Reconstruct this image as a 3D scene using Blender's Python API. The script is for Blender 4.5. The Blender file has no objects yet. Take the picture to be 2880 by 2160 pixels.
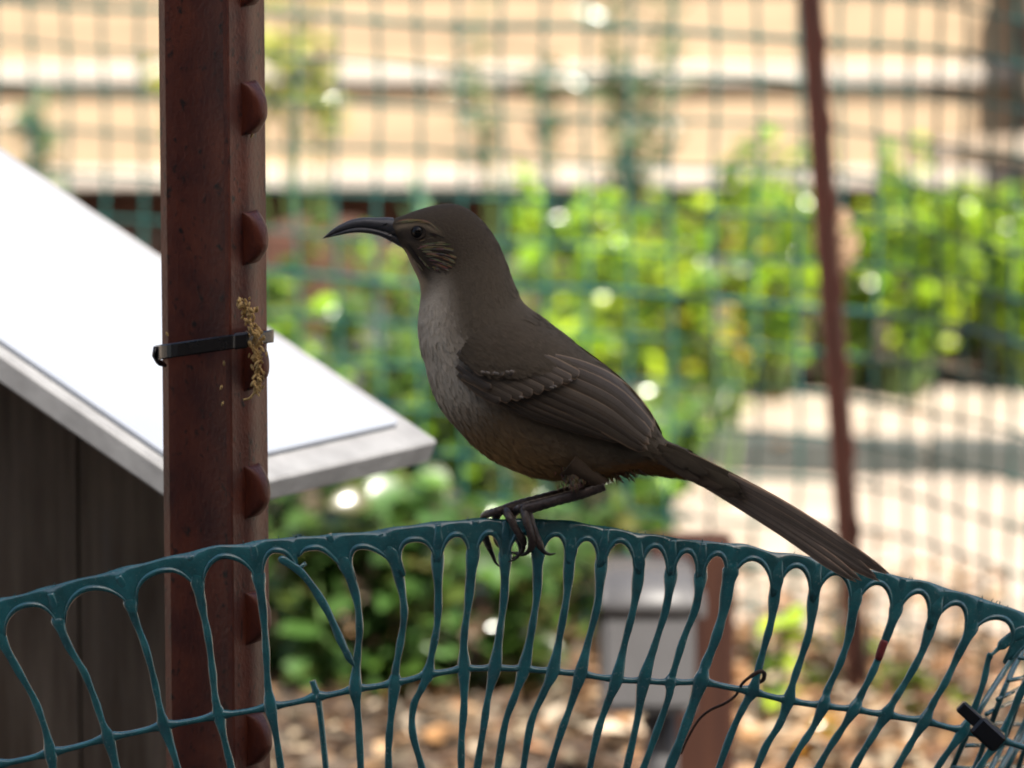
import bpy, math, random
from mathutils import Vector, Matrix
from mathutils.bvhtree import BVHTree
rnd = random.Random(7)
R = math.radians

# ------------------------------------------------------------------ camera, sky, sun, exposure
S = bpy.context.scene
COL = S.collection
CAM_H, PITCH, LENS = 1.0, 0.158, 227.4
K = 36.0 / LENS / 2880.0                       # metres per photo pixel at 1 m
cam_d = bpy.data.cameras.new('camera')
cam_d.lens, cam_d.sensor_width = LENS, 36.0
cam_d.clip_start, cam_d.clip_end = 0.05, 500.0
cam_d.dof.use_dof = True
cam_d.dof.focus_distance = 2.99
cam_d.dof.aperture_fstop = 11.0
cam_d.dof.aperture_blades = 0
cam = bpy.data.objects.new('camera', cam_d)
cam.location = (0, 0, CAM_H)
cam.rotation_euler = (math.pi / 2 - PITCH, 0, 0)
COL.objects.link(cam)
S.camera = cam

SUN_EL, SUN_AZ = R(53), R(152)                 # azimuth clockwise from +Y (away from the camera)
sun_vec = Vector((math.sin(SUN_AZ) * math.cos(SUN_EL), math.cos(SUN_AZ) * math.cos(SUN_EL), math.sin(SUN_EL)))
W = bpy.data.worlds.new('World')
S.world = W
W.use_nodes = True
nt = W.node_tree
bg = nt.nodes['Background']
sky = nt.nodes.new('ShaderNodeTexSky')
sky.sky_type = 'NISHITA'
sky.sun_disc = False
sky.sun_elevation = SUN_EL
sky.sun_rotation = SUN_AZ
sky.dust_density = 4.0
sky.ozone_density = 0.4
nt.links.new(sky.outputs[0], bg.inputs[0])
bg.inputs[1].default_value = 0.075
sl = bpy.data.lights.new('sun', 'SUN')
sl.energy = 4.8
sl.angle = R(0.5)
sl.color = (1.0, 0.94, 0.84)
so = bpy.data.objects.new('sun', sl)
so.rotation_euler = sun_vec.to_track_quat('Z', 'Y').to_euler()
so.location = (0, 0, 6)
COL.objects.link(so)
S.view_settings.view_transform = 'Standard'
S.view_settings.look = 'None'
S.view_settings.gamma = 1.0
S.view_settings.exposure = 1.55
S.render.engine = 'CYCLES'
S.cycles.use_denoising = True
S.cycles.max_bounces = 8
S.cycles.transparent_max_bounces = 8
S.cycles.sample_clamp_indirect = 6.0
S.cycles.filter_width = 1.9

# ------------------------------------------------------------------ helpers
FWD = Vector((0, math.cos(PITCH), -math.sin(PITCH)))
UP = Vector((0, math.sin(PITCH), math.cos(PITCH)))
CAM = Vector((0, 0, CAM_H))


def at(px, py, d):
    return CAM + FWD * d + Vector(((px - 1440) * K * d, 0, 0)) + UP * ((1080 - py) * K * d)


def ray(px, py):
    return (FWD + Vector(((px - 1440) * K, 0, 0)) + UP * ((1080 - py) * K)).normalized()


def ground_at(px, py, z=0.0):
    r = ray(px, py)
    return CAM + r * ((z - CAM_H) / r.z)


def tag(o, label=None, cat=None, group=None, kind=None):
    if label: o['label'] = label
    if cat: o['category'] = cat
    if group: o['group'] = group
    if kind: o['kind'] = kind
    return o


def wloc(o):
    p = Vector((0, 0, 0))
    while o is not None:
        p += o.location
        o = o.parent
    return p


def thing(name, loc, label, cat, group=None, kind=None):
    o = bpy.data.objects.new(name, None)
    o.location = loc
    o.empty_display_size = 0.05
    COL.objects.link(o)
    return tag(o, label, cat, group, kind)


def obj(name, V, F, m, parent=None, smooth=True, cols=None, uvs=None, normals=None, kind=None, label=None, origin=None):
    """World-space vertices to ONE linked mesh object."""
    me = bpy.data.meshes.new(name)
    base = wloc(parent) if parent else Vector((0, 0, 0))
    if origin is None:
        lo = Vector(V[0])
    else:
        lo = Vector(origin)
    if parent is None and origin is None:
        lo = Vector((0, 0, 0))
    me.from_pydata([(v[0] - lo[0], v[1] - lo[1], v[2] - lo[2]) for v in V], [], F)
    if cols is not None:
        a = me.color_attributes.new('pigment', 'FLOAT_COLOR', 'POINT')
        flat = []
        for c in cols: flat += [c[0], c[1], c[2], 1.0]
        a.data.foreach_set('color', flat)
    if uvs is not None:
        u = me.uv_layers.new(name='UVMap')
        flat = []
        for l in me.loops:
            flat += [uvs[l.vertex_index][0], uvs[l.vertex_index][1]]
        u.data.foreach_set('uv', flat)
    if smooth:
        me.polygons.foreach_set('use_smooth', [True] * len(me.polygons))
    if normals is not None:
        me.normals_split_custom_set_from_vertices([tuple(n) for n in normals])
    for mm in (m if isinstance(m, (list, tuple)) else [m]):
        me.materials.append(mm)
    me.update()
    o = bpy.data.objects.new(name, me)
    COL.objects.link(o)
    if parent:
        o.parent = parent
    o.location = lo - base
    if kind: o['kind'] = kind
    if label: o['label'] = label
    return o


class MB:
    def __init__(self):
        self.V, self.F, self.C, self.U = [], [], [], []

    def add(self, V, F, col=None):
        n = len(self.V)
        self.V += [Vector(v) for v in V]
        self.F += [tuple(i + n for i in f) for f in F]
        if col is not None:
            self.C += [col] * len(V)

    def build(self, name, m, parent=None, **kw):
        if self.C and 'cols' not in kw: kw['cols'] = self.C
        return obj(name, self.V, self.F, m, parent, **kw)


def box_vf(o, ex, ey, ez, bev=0.0):
    """Box with origin corner o and edge vectors ex, ey, ez; bev chamfers every edge."""
    o, ex, ey, ez = Vector(o), Vector(ex), Vector(ey), Vector(ez)
    lx, ly, lz = ex.length, ey.length, ez.length
    b = min(bev, lx * .45, ly * .45, lz * .45)
    if b <= 0:
        V = [o + ex * i + ey * j + ez * k for i in (0, 1) for j in (0, 1) for k in (0, 1)]
        F = [(0, 1, 3, 2), (4, 6, 7, 5), (0, 4, 5, 1), (2, 3, 7, 6), (0, 2, 6, 4), (1, 5, 7, 3)]
    else:
        ux, uy, uz = ex / lx, ey / ly, ez / lz
        V, idx = [], {}
        for i in (0, 1):
            for j in (0, 1):
                for k in (0, 1):
                    c = o + ex * i + ey * j + ez * k
                    sx, sy, sz = ux * (b if i == 0 else -b), uy * (b if j == 0 else -b), uz * (b if k == 0 else -b)
                    for a, p in (('x', c + sy + sz), ('y', c + sx + sz), ('z', c + sx + sy)):
                        idx[(i, j, k, a)] = len(V)
                        V.append(p)
        F = []
        for i in (0, 1):
            F.append([idx[(i, j, k, 'x')] for j, k in ((0, 0), (1, 0), (1, 1), (0, 1))])
            F.append([idx[(j, i, k, 'y')] for j, k in ((0, 0), (1, 0), (1, 1), (0, 1))])
            F.append([idx[(j, k, i, 'z')] for j, k in ((0, 0), (1, 0), (1, 1), (0, 1))])
        for j in (0, 1):
            for k in (0, 1):
                F.append([idx[(0, j, k, 'y')], idx[(1, j, k, 'y')], idx[(1, j, k, 'z')], idx[(0, j, k, 'z')]])
                F.append([idx[(j, 0, k, 'x')], idx[(j, 1, k, 'x')], idx[(j, 1, k, 'z')], idx[(j, 0, k, 'z')]])
                F.append([idx[(j, k, 0, 'x')], idx[(j, k, 1, 'x')], idx[(j, k, 1, 'y')], idx[(j, k, 0, 'y')]])
        for i in (0, 1):
            for j in (0, 1):
                for k in (0, 1):
                    F.append([idx[(i, j, k, 'x')], idx[(i, j, k, 'y')], idx[(i, j, k, 'z')]])
        cen = o + (ex + ey + ez) / 2
        G = []
        for f in F:
            a, bb, c = V[f[0]], V[f[1]], V[f[2]]
            if (bb - a).cross(c - a).dot(sum((V[q] for q in f), Vector()) / len(f) - cen) < 0:
                f = f[::-1]
            G.append(tuple(f))
        F = G
    return V, F


def aabox(x0, x1, y0, y1, z0, z1, bev=0.003):
    return box_vf((x0, y0, z0), (x1 - x0, 0, 0), (0, y1 - y0, 0), (0, 0, z1 - z0), bev)


def cr(P, t):
    """Catmull-Rom through a list of tuples, t in [0, len-1]."""
    n = len(P)
    i = min(max(int(math.floor(t)), 0), n - 2)
    f = t - i
    p0, p1, p2, p3 = P[max(i - 1, 0)], P[i], P[i + 1], P[min(i + 2, n - 1)]
    return tuple(0.5 * (2 * b + (c - a) * f + (2 * a - 5 * b + 4 * c - d) * f * f + (3 * b - a - 3 * c + d) * f ** 3)
                 for a, b, c, d in zip(p0, p1, p2, p3))


def dense(P, n):
    return [cr(P, (len(P) - 1) * i / (n - 1)) for i in range(n)]


def tube(pts, radii, seg=8, flat=None, caps=True, sq=1.0):
    """Swept tube; radii: one number or (a, b) per point; b is measured along `flat` (a fixed direction)."""
    V, F = [], []
    n = len(pts)
    pts = [Vector(p) for p in pts]
    prev = None
    for i, p in enumerate(pts):
        t = (pts[min(i + 1, n - 1)] - pts[max(i - 1, 0)])
        if t.length < 1e-9: t = Vector((0, 0, 1))
        t.normalize()
        if flat is not None:
            b = Vector(flat) - t * t.dot(Vector(flat))
            if b.length < 1e-5: b = t.orthogonal()
            b.normalize()
        else:
            if prev is None:
                b = t.orthogonal().normalized()
            else:
                b = prev - t * t.dot(prev)
                b = b.normalized() if b.length > 1e-6 else t.orthogonal().normalized()
            prev = b
        a = t.cross(b)
        r = radii[i] if isinstance(radii, list) else radii
        ra, rb = r if isinstance(r, (list, tuple)) else (r, r)
        for k in range(seg):
            w = 2 * math.pi * k / seg
            cw, sw = math.cos(w), math.sin(w)
            V.append(p + a * (math.copysign(abs(cw) ** sq, cw) * ra) + b * (math.copysign(abs(sw) ** sq, sw) * rb))
    for i in range(n - 1):
        for k in range(seg):
            k2 = (k + 1) % seg
            F.append((i * seg + k, i * seg + k2, (i + 1) * seg + k2, (i + 1) * seg + k))
    if caps:
        F.append(tuple(range(seg - 1, -1, -1)))
        F.append(tuple((n - 1) * seg + k for k in range(seg)))
    return V, F


def ellipsoid(c, rx, ry, rz, nu=10, nv=7, rot=None):
    V, F = [], []
    c = Vector(c)
    for j in range(nv + 1):
        th = math.pi * j / nv
        for i in range(nu):
            ph = 2 * math.pi * i / nu
            p = Vector((rx * math.sin(th) * math.cos(ph), ry * math.sin(th) * math.sin(ph), rz * math.cos(th)))
            if rot is not None: p = rot @ p
            V.append(c + p)
    for j in range(nv):
        for i in range(nu):
            i2 = (i + 1) % nu
            F.append((j * nu + i, (j + 1) * nu + i, (j + 1) * nu + i2, j * nu + i2))
    return V, F


# ------------------------------------------------------------------ materials
def mat(name, col, rough=0.6, var=0.25, scale=30.0, stretch=(1, 1, 1), bump=0.2, bscale=None, col2=None, spec=0.5,
        pigment=False, trans=0.0, metal=0.0, coat=0.0, detail=5.0, fine=None, edge=0.5, bdist=0.001):
    m = bpy.data.materials.new(name)
    m.use_nodes = True
    N, L = m.node_tree.nodes, m.node_tree.links
    P = N['Principled BSDF']
    P.inputs['Roughness'].default_value = rough
    P.inputs['Specular IOR Level'].default_value = spec
    P.inputs['Metallic'].default_value = metal
    P.inputs['Coat Weight'].default_value = coat
    P.inputs['Coat Roughness'].default_value = 0.15
    tc = N.new('ShaderNodeTexCoord')
    mp = N.new('ShaderNodeMapping')
    mp.inputs['Scale'].default_value = stretch
    L.new(tc.outputs['Object'], mp.inputs['Vector'])
    geo = N.new('ShaderNodeNewGeometry')
    nz = N.new('ShaderNodeTexNoise')
    nz.inputs['Scale'].default_value = scale
    nz.inputs['Detail'].default_value = detail
    nz.inputs['Roughness'].default_value = 0.6
    L.new(mp.outputs[0], nz.inputs['Vector'])
    ramp = N.new('ShaderNodeValToRGB')
    ramp.color_ramp.elements[0].position = 0.33
    ramp.color_ramp.elements[1].position = 0.68
    c2 = col2 if col2 else tuple(c * (1 - var) for c in col)
    c1 = col if col2 else tuple(min(1, c * (1 + var)) for c in col)
    ramp.color_ramp.elements[0].color = (*c2, 1)
    ramp.color_ramp.elements[1].color = (*c1, 1)
    L.new(nz.outputs['Fac'], ramp.inputs[0])
    out = ramp.outputs[0]
    if pigment:
        at_ = N.new('ShaderNodeAttribute')
        at_.attribute_name = 'pigment'
        mx = N.new('ShaderNodeMix')
        mx.data_type = 'RGBA'
        mx.blend_type = 'MULTIPLY'
        mx.inputs['Factor'].default_value = 1.0
        L.new(at_.outputs['Color'], mx.inputs['A'])
        L.new(out, mx.inputs['B'])
        out = mx.outputs['Result']
    if fine:
        n2 = N.new('ShaderNodeTexNoise')
        n2.inputs['Scale'].default_value = fine[0]
        n2.inputs['Detail'].default_value = 4
        L.new(mp.outputs[0], n2.inputs['Vector'])
        r2 = N.new('ShaderNodeValToRGB')
        r2.color_ramp.elements[0].position = fine[1]
        r2.color_ramp.elements[1].position = fine[1] + 0.12
        mx2 = N.new('ShaderNodeMix')
        mx2.data_type = 'RGBA'
        L.new(n2.outputs['Fac'], r2.inputs[0])
        L.new(r2.outputs[0], mx2.inputs['Factor'])
        L.new(out, mx2.inputs['A'])
        mx2.inputs['B'].default_value = (*fine[2], 1)
        out = mx2.outputs['Result']
    L.new(out, P.inputs['Base Color'])
    if bump:
        bn = N.new('ShaderNodeTexNoise')
        bn.inputs['Scale'].default_value = bscale or scale * 3
        bn.inputs['Detail'].default_value = 6
        L.new(mp.outputs[0], bn.inputs['Vector'])
        bp = N.new('ShaderNodeBump')
        bp.inputs['Strength'].default_value = bump
        bp.inputs['Distance'].default_value = bdist
        L.new(bn.outputs['Fac'], bp.inputs['Height'])
        L.new(bp.outputs[0], P.inputs['Normal'])
    if trans > 0:
        tr = N.new('ShaderNodeBsdfTranslucent')
        L.new(out, tr.inputs['Color'])
        ms = N.new('ShaderNodeMixShader')
        ms.inputs[0].default_value = trans
        L.new(P.outputs[0], ms.inputs[1])
        L.new(tr.outputs[0], ms.inputs[2])
        L.new(ms.outputs[0], N['Material Output'].inputs['Surface'])
    return m


M = {}
M['plastic'] = mat('teal_plastic', (0.017, 0.135, 0.152), 0.22, 0.3, 90, coat=1.0, spec=0.7, bump=0.4, bscale=600, bdist=0.0006,
                   fine=(700, 0.62, (0.09, 0.22, 0.23)))
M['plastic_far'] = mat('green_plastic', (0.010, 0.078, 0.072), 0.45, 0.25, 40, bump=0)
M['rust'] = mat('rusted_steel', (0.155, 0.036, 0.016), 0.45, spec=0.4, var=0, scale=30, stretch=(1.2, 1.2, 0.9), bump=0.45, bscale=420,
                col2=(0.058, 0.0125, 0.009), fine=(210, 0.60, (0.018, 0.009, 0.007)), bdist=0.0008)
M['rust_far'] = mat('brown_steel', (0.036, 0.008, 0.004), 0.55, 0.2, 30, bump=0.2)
M['black_plastic'] = mat('black_nylon', (0.012, 0.012, 0.013), 0.25, 0.2, 80, bump=0.1)
M['seed'] = mat('dry_seed', (0.50, 0.33, 0.12), 0.7, 0.35, 500, bump=0.2)
M['twig'] = mat('dry_tendril', (0.055, 0.030, 0.020), 0.7, 0.35, 300, bump=0.3)
M['white_sheet'] = mat('white_sheet', (0.255, 0.275, 0.315), 0.42, 0, 7, stretch=(1, 1, 1), col2=(0.195, 0.215, 0.26), bump=0.05, detail=2.0, fine=(120, 0.70, (0.26, 0.26, 0.26)))
M['grey_board'] = mat('weathered_board', (0.195, 0.197, 0.205), 0.7, 0, 40, stretch=(1, 1, 1), col2=(0.135, 0.136, 0.142), bump=0.4)
M['dark_wood'] = mat('dark_weathered_wood', (0.25, 0.200, 0.148), 0.75, 0, 26, stretch=(3, 3, 0.25), col2=(0.095, 0.068, 0.045),
                     bump=0.6, fine=(14, 0.56, (0.20, 0.175, 0.155)))
M['fence_wood'] = mat('tan_fence_wood', (0.345, 0.255, 0.165), 0.7, 0.25, 14, stretch=(0.25, 2, 2.5), bump=0.3)
M['fence_rail'] = mat('pale_fence_wood', (0.42, 0.38, 0.335), 0.7, 0.12, 18, stretch=(0.25, 2, 2.5), bump=0.3)
M['brick'] = mat('red_brick', (0.075, 0.032, 0.020), 0.9, 0.35, 22, bump=0.5)
M['mortar'] = mat('mortar', (0.24, 0.21, 0.18), 0.9, 0.2, 60, bump=0.5)
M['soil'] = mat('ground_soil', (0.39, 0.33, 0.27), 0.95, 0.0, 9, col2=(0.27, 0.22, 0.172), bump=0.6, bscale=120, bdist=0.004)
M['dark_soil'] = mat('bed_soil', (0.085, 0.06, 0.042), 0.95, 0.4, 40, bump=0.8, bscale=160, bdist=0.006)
M['litter'] = mat('leaf_litter', (1, 1, 1), 0.7, 0.2, 80, pigment=True, bump=0.2, trans=0.15)
M['leaf'] = mat('leaf_green', (1, 1, 1), 0.24, 0.16, 60, pigment=True, bump=0.08, bscale=120, trans=0.47, spec=0.7, coat=0.45)
M['stalk'] = mat('green_stalk', (0.10, 0.17, 0.05), 0.5, 0.25, 60, bump=0)
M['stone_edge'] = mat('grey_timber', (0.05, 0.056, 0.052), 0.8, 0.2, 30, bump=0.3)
M['box_plastic'] = mat('grey_box_plastic', (0.055, 0.054, 0.057), 0.5, 0.07, 40, bump=0.08)
M['post_wood'] = mat('brown_post_wood', (0.040, 0.0135, 0.0065), 0.8, 0, 26, stretch=(3, 3, 0.3), spec=0.25, col2=(0.018, 0.005, 0.003), bump=0.4)
M['concrete'] = mat('patio_concrete', (0.24, 0.23, 0.22), 0.9, 0.15, 8, bump=0.3)
M['stucco'] = mat('caster_stucco', (0.32, 0.27, 0.22), 0.9, 0.1, 20, bump=0.4)
M['shade_roof'] = mat('roof_boards', (0.13, 0.09, 0.06), 0.8, 0.2, 12, bump=0.3)
M['bark'] = mat('twine_brown', (0.30, 0.20, 0.12), 0.85, 0.35, 200, bump=0.5)
# bird
M['body'] = mat('bird_skin', (1, 1, 1), 0.8, 0.12, 500, pigment=True, bump=0.3, bscale=900, spec=0.2)
M['plumage'] = mat('soft_plumage', (1, 1, 1), 0.75, 0.10, 400, pigment=True, bump=0, spec=0.2)
M['bill'] = mat('bill_horn', (0.050, 0.051, 0.056), 0.36, 0.25, 220, bump=0.15, bscale=500, spec=0.55)
M['eye'] = mat('eye_dark', (0.006, 0.005, 0.004), 0.22, 0.1, 50, bump=0, spec=0.25)
M['leg'] = mat('leg_scales', (0.068, 0.050, 0.042), 0.36, 0.4, 350, bump=0.7, bscale=700, bdist=0.0007)
M['claw'] = mat('claw_horn', (0.018, 0.015, 0.014), 0.35, 0.2, 300, bump=0.1)
M['red_paint'] = mat('red_paint', (0.22, 0.03, 0.03), 0.5, 0.2, 300, bump=0.1)


def feather_material():
    """Flight feather: dark vane, paler fringe along the edges (UV), fine barb lines."""
    m = mat('flight_feather', (1, 1, 1), 0.55, 0.14, 260, pigment=True, bump=0, spec=0.3)
    N, L = m.node_tree.nodes, m.node_tree.links
    P = N['Principled BSDF']
    src = P.inputs['Base Color'].links[0].from_socket
    uv = N.new('ShaderNodeUVMap')
    sx = N.new('ShaderNodeSeparateXYZ')
    L.new(uv.outputs[0], sx.inputs[0])

    def ma(op, a, b=None):
        n = N.new('ShaderNodeMath')
        n.operation = op
        for i, q in enumerate((a, b)):
            if q is None: continue
            if isinstance(q, (int, float)): n.inputs[i].default_value = q
            else: L.new(q, n.inputs[i])
        return n.outputs[0]
    e = ma('ABSOLUTE', ma('SUBTRACT', sx.outputs[1], 0.5))
    fr = ma('MULTIPLY', ma('MAXIMUM', ma('SUBTRACT', e, 0.37), 0.0), 8.0)
    tip = ma('MULTIPLY', ma('MAXIMUM', ma('SUBTRACT', sx.outputs[0], 0.93), 0.0), 10.0)
    fac = ma('MINIMUM', ma('ADD', fr, tip), 1.0)
    rach = ma('LESS_THAN', e, 0.03)
    mx = N.new('ShaderNodeMix')
    mx.data_type = 'RGBA'
    L.new(fac, mx.inputs['Factor'])
    L.new(src, mx.inputs['A'])
    mul = N.new('ShaderNodeMix')
    mul.data_type = 'RGBA'
    mul.blend_type = 'MULTIPLY'
    mul.inputs['Factor'].default_value = 1.0
    L.new(src, mul.inputs['A'])
    mul.inputs['B'].default_value = (3.4, 3.0, 2.55, 1)
    L.new(mul.outputs['Result'], mx.inputs['B'])
    mx2 = N.new('ShaderNodeMix')
    mx2.data_type = 'RGBA'
    L.new(ma('MULTIPLY', rach, 0.5), mx2.inputs['Factor'])
    L.new(mx.outputs['Result'], mx2.inputs['A'])
    mx2.inputs['B'].default_value = (0.03, 0.022, 0.017, 1)
    L.new(mx2.outputs['Result'], P.inputs['Base Color'])
    # barbs
    wv = N.new('ShaderNodeTexWave')
    wv.inputs['Scale'].default_value = 14
    wv.inputs['Distortion'].default_value = 2.0
    mp = N.new('ShaderNodeMapping')
    mp.inputs['Rotation'].default_value = (0, 0, 0.6)
    L.new(uv.outputs[0], mp.inputs[0])
    L.new(mp.outputs[0], wv.inputs[0])
    bp = N.new('ShaderNodeBump')
    bp.inputs['Strength'].default_value = 0.12
    bp.inputs['Distance'].default_value = 0.0004
    L.new(wv.outputs[1], bp.inputs['Height'])
    L.new(bp.outputs[0], P.inputs['Normal'])
    return m


M['feather'] = feather_material()

# ------------------------------------------------------------------ ground, patio, added shade caster (unseen, behind and above the camera)
g = []
gF = []
GX = [-40, -12, -5, -2.5] + [-1.6 + i * 0.1 for i in range(33)] + [2.5, 5, 12, 40]
GY = [2.4] + [2.7 + i * 0.12 for i in range(42)] + [9, 12, 20, 60]
for y in GY:
    for x in GX:
        z = 0.006 * math.sin(x * 7 + y * 3) * math.sin(y * 6.1 - x) + 0.004 * math.sin(x * 19 + y * 13)
        g.append(Vector((x, y, z - 0.006)))
nx = len(GX)
for j in range(len(GY) - 1):
    for i in range(nx - 1):
        gF.append((j * nx + i, j * nx + i + 1, (j + 1) * nx + i + 1, (j + 1) * nx + i))
tag(obj('ground', g, gF, M['soil']), kind='structure')
v, f = aabox(-40, 40, -40, 2.42, -0.2, 0.05, 0.01)
tag(obj('patio', v, f, M['concrete'], smooth=False), kind='structure')

hs = thing('shade_caster', (3, -2.2, 0.05), 'added unseen stucco wall and overhead boards that shade the bird', 'shade_caster')  # added out of view; its L shape shades the bird and blocks sky
v, f = aabox(-7, 7, -2.4, -2.2, 0.05, 2.39, 0.005); obj('wall', v, f, M['stucco'], hs, smooth=False)
ROOF_Y = 1.90
v, f = aabox(0.05, 6, -2.9, ROOF_Y, 2.40, 2.50, 0.01); rf = obj('shade_roof', v, f, M['shade_roof'], hs, smooth=False)
v, f = aabox(-7, 0.046, -2.9, 0.9, 2.40, 2.50, 0.01); obj('shade_roof', v, f, M['shade_roof'], hs, smooth=False)
for i in range(9):
    x = 0.2 + i * 0.7
    v, f = aabox(x - .03, x + .03, -2.2, ROOF_Y - 0.1, 2.26, 2.397, 0.004); obj('rafter', v, f, M['shade_roof'], rf, smooth=False)
for x in (1.3, 5.4):
    v, f = aabox(x - .06, x + .06, 1.7, 1.82, 0.05, 2.258, 0.006); obj('post', v, f, M['stucco'], hs, smooth=False)

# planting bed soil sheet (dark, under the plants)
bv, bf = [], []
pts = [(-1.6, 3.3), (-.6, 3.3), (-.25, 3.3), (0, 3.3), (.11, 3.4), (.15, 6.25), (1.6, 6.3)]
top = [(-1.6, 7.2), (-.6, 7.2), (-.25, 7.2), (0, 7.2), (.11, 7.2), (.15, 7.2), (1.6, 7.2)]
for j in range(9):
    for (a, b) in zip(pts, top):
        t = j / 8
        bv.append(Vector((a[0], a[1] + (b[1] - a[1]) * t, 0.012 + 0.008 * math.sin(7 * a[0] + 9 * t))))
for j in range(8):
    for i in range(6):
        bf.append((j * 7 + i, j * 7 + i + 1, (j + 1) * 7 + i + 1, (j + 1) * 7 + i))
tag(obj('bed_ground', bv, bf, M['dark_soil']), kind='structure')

v, f = [], []
for j in range(9):
    for i in range(25):
        x, y = -3.0 + i * .25, 2.43 + j * .21
        v.append(Vector((x, y, 0.022 + .006 * math.sin(9 * x + 5 * y))))
for j in range(8):
    for i in range(24):
        f.append((j * 25 + i, j * 25 + i + 1, (j + 1) * 25 + i + 1, (j + 1) * 25 + i))
tag(obj('bounce_cut_ground', v, f, M['dark_soil']), kind='structure')  # added dark ground, out of view, to cut light bounced onto the bird

# ------------------------------------------------------------------ background fence of horizontal planks on a low brick footing
FY = 7.0
fe = thing('wooden_fence', (0, FY, 0), 'tan horizontal plank fence with pale ledger strips behind the plants', 'fence')
zs = 0.105
k = 0
while zs < 1.75:
    h = 0.115
    for (x0, x1) in ((-3.2, -0.78), (-0.776, 1.15), (1.154, 3.2)):
        dz = rnd.uniform(-.001, .001)
        v, f = aabox(x0, x1, FY + rnd.uniform(0, .003), FY + 0.022, zs + dz, zs + h - 0.004 + dz, 0.003)
        obj('plank', v, f, M['fence_wood'], fe, smooth=False)
        if k % 1 == 0:
            v, f = aabox(x0 + .001, x1 - .001, FY - 0.015, FY - 0.001, zs + dz - 0.002, zs + dz + 0.017, 0.003)
            obj('ledger_strip', v, f, M['fence_rail'], fe, smooth=False)
    zs += h
    k += 1
for x in (-2.6, -1.0, 1.0, 2.6):
    v, f = aabox(x - .045, x + .045, FY + 0.024, FY + 0.114, 0, 1.85, 0.004); obj('post', v, f, M['fence_wood'], fe, smooth=False)
bw = thing('brick_footing', (0, FY + 0.05, 0), 'low red brick footing in the shade under the plank fence', 'brick wall')
v, f = aabox(-3.2, 3.2, FY + 0.058, FY + 0.14, -0.05, 0.10, 0.0); obj('mortar', v, f, M['mortar'], bw, smooth=False)
bm_ = None
for c in range(2):
    x = -3.2 + (0.1 if c else 0)
    while x < 3.1:
        z0 = -0.01 + c * 0.055
        v, f = aabox(x + .004, x + .196, FY + 0.05 + rnd.uniform(-.004, .002), FY + 0.13, z0, z0 + 0.047, 0.003)
        if abs(x) < 1.6: obj('brick', v, f, M['brick'], bw, smooth=False)
        x += 0.2
# loose bricks lying in front of the bed
for (px, py, d, rz, lab) in ((1045, 760, 6.3, .1, 'reddish loose brick among leaves below the bird bill'),
                             (880, 780, 6.0, -.35, 'loose brick standing by the leaves between post and bird bill')):
    p = at(px, py, d)
    m_ = Matrix.Rotation(rz, 3, 'Z')
    hx, hy, hz = (0.055, 0.05, 0.03) if px > 900 else (0.035, 0.05, 0.05)
    c = Vector((p.x, p.y, p.z))
    v, f = box_vf(c - m_ @ Vector((hx, hy, hz)), m_ @ Vector((2 * hx, 0, 0)), m_ @ Vector((0, 2 * hy, 0)), (0, 0, 2 * hz), 0.005)
    tag(obj('loose_brick', v, f, M['brick'], smooth=False), lab, 'brick', 'loose bricks in the bed')
    # the stack of soil-dark blocks they rest on
    v, f = box_vf(Vector((c.x - .08, c.y - .06, 0)), (0.16, 0, 0), (0, .13, 0), (0, 0, c.z - hz - 0.001), 0.006)
    tag(obj('support_block', v, f, M['stone_edge'], smooth=False),
        'dark timber block under the flat reddish brick' if px > 900 else 'dark timber block under the standing brick', 'block', 'timber blocks in the bed')

# bed edging timber at the back of the light path
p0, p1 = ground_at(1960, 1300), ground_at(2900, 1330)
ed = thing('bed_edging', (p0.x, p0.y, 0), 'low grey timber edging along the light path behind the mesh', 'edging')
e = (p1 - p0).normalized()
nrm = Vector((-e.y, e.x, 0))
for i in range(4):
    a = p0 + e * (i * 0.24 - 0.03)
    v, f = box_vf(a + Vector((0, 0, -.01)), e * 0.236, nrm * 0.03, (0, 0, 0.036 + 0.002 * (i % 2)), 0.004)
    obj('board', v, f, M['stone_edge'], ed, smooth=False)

# dark log and a dark post at the far right
a, b = at(2600, 440, 6.7), at(3120, 395, 6.85)
v, f = tube([a + (b - a) * t + Vector((0, 0, .004 * math.sin(t * 9))) for t in [i / 12 for i in range(13)]], [0.022 - 0.0008 * i for i in range(13)][::-1], 10)
tag(obj('fallen_log', v, f, M['dark_wood']), 'dark log lying against the fence at the right', 'log')
rp = thing('corner_post', (0.49, 6.8, 0), 'dark banded brown post at the top right corner', 'post')
x0 = at(2895, 200, 6.9).x
for i in range(10):
    z0 = 0.0 + i * 0.042
    v, f = aabox(x0 + 0.002 * (i % 2), x0 + 0.11, 6.90 + .002 * (i % 2), 6.985, z0, z0 + 0.038, 0.004)
    obj('block', v, f, [M['post_wood'], M['dark_wood']][i % 2], rp, smooth=False)
v, f = aabox(x0 + .02, x0 + .09, 6.92, 6.97, -.01, 0.47, 0.004); obj('core', v, f, M['dark_wood'], rp, smooth=False)

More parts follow.
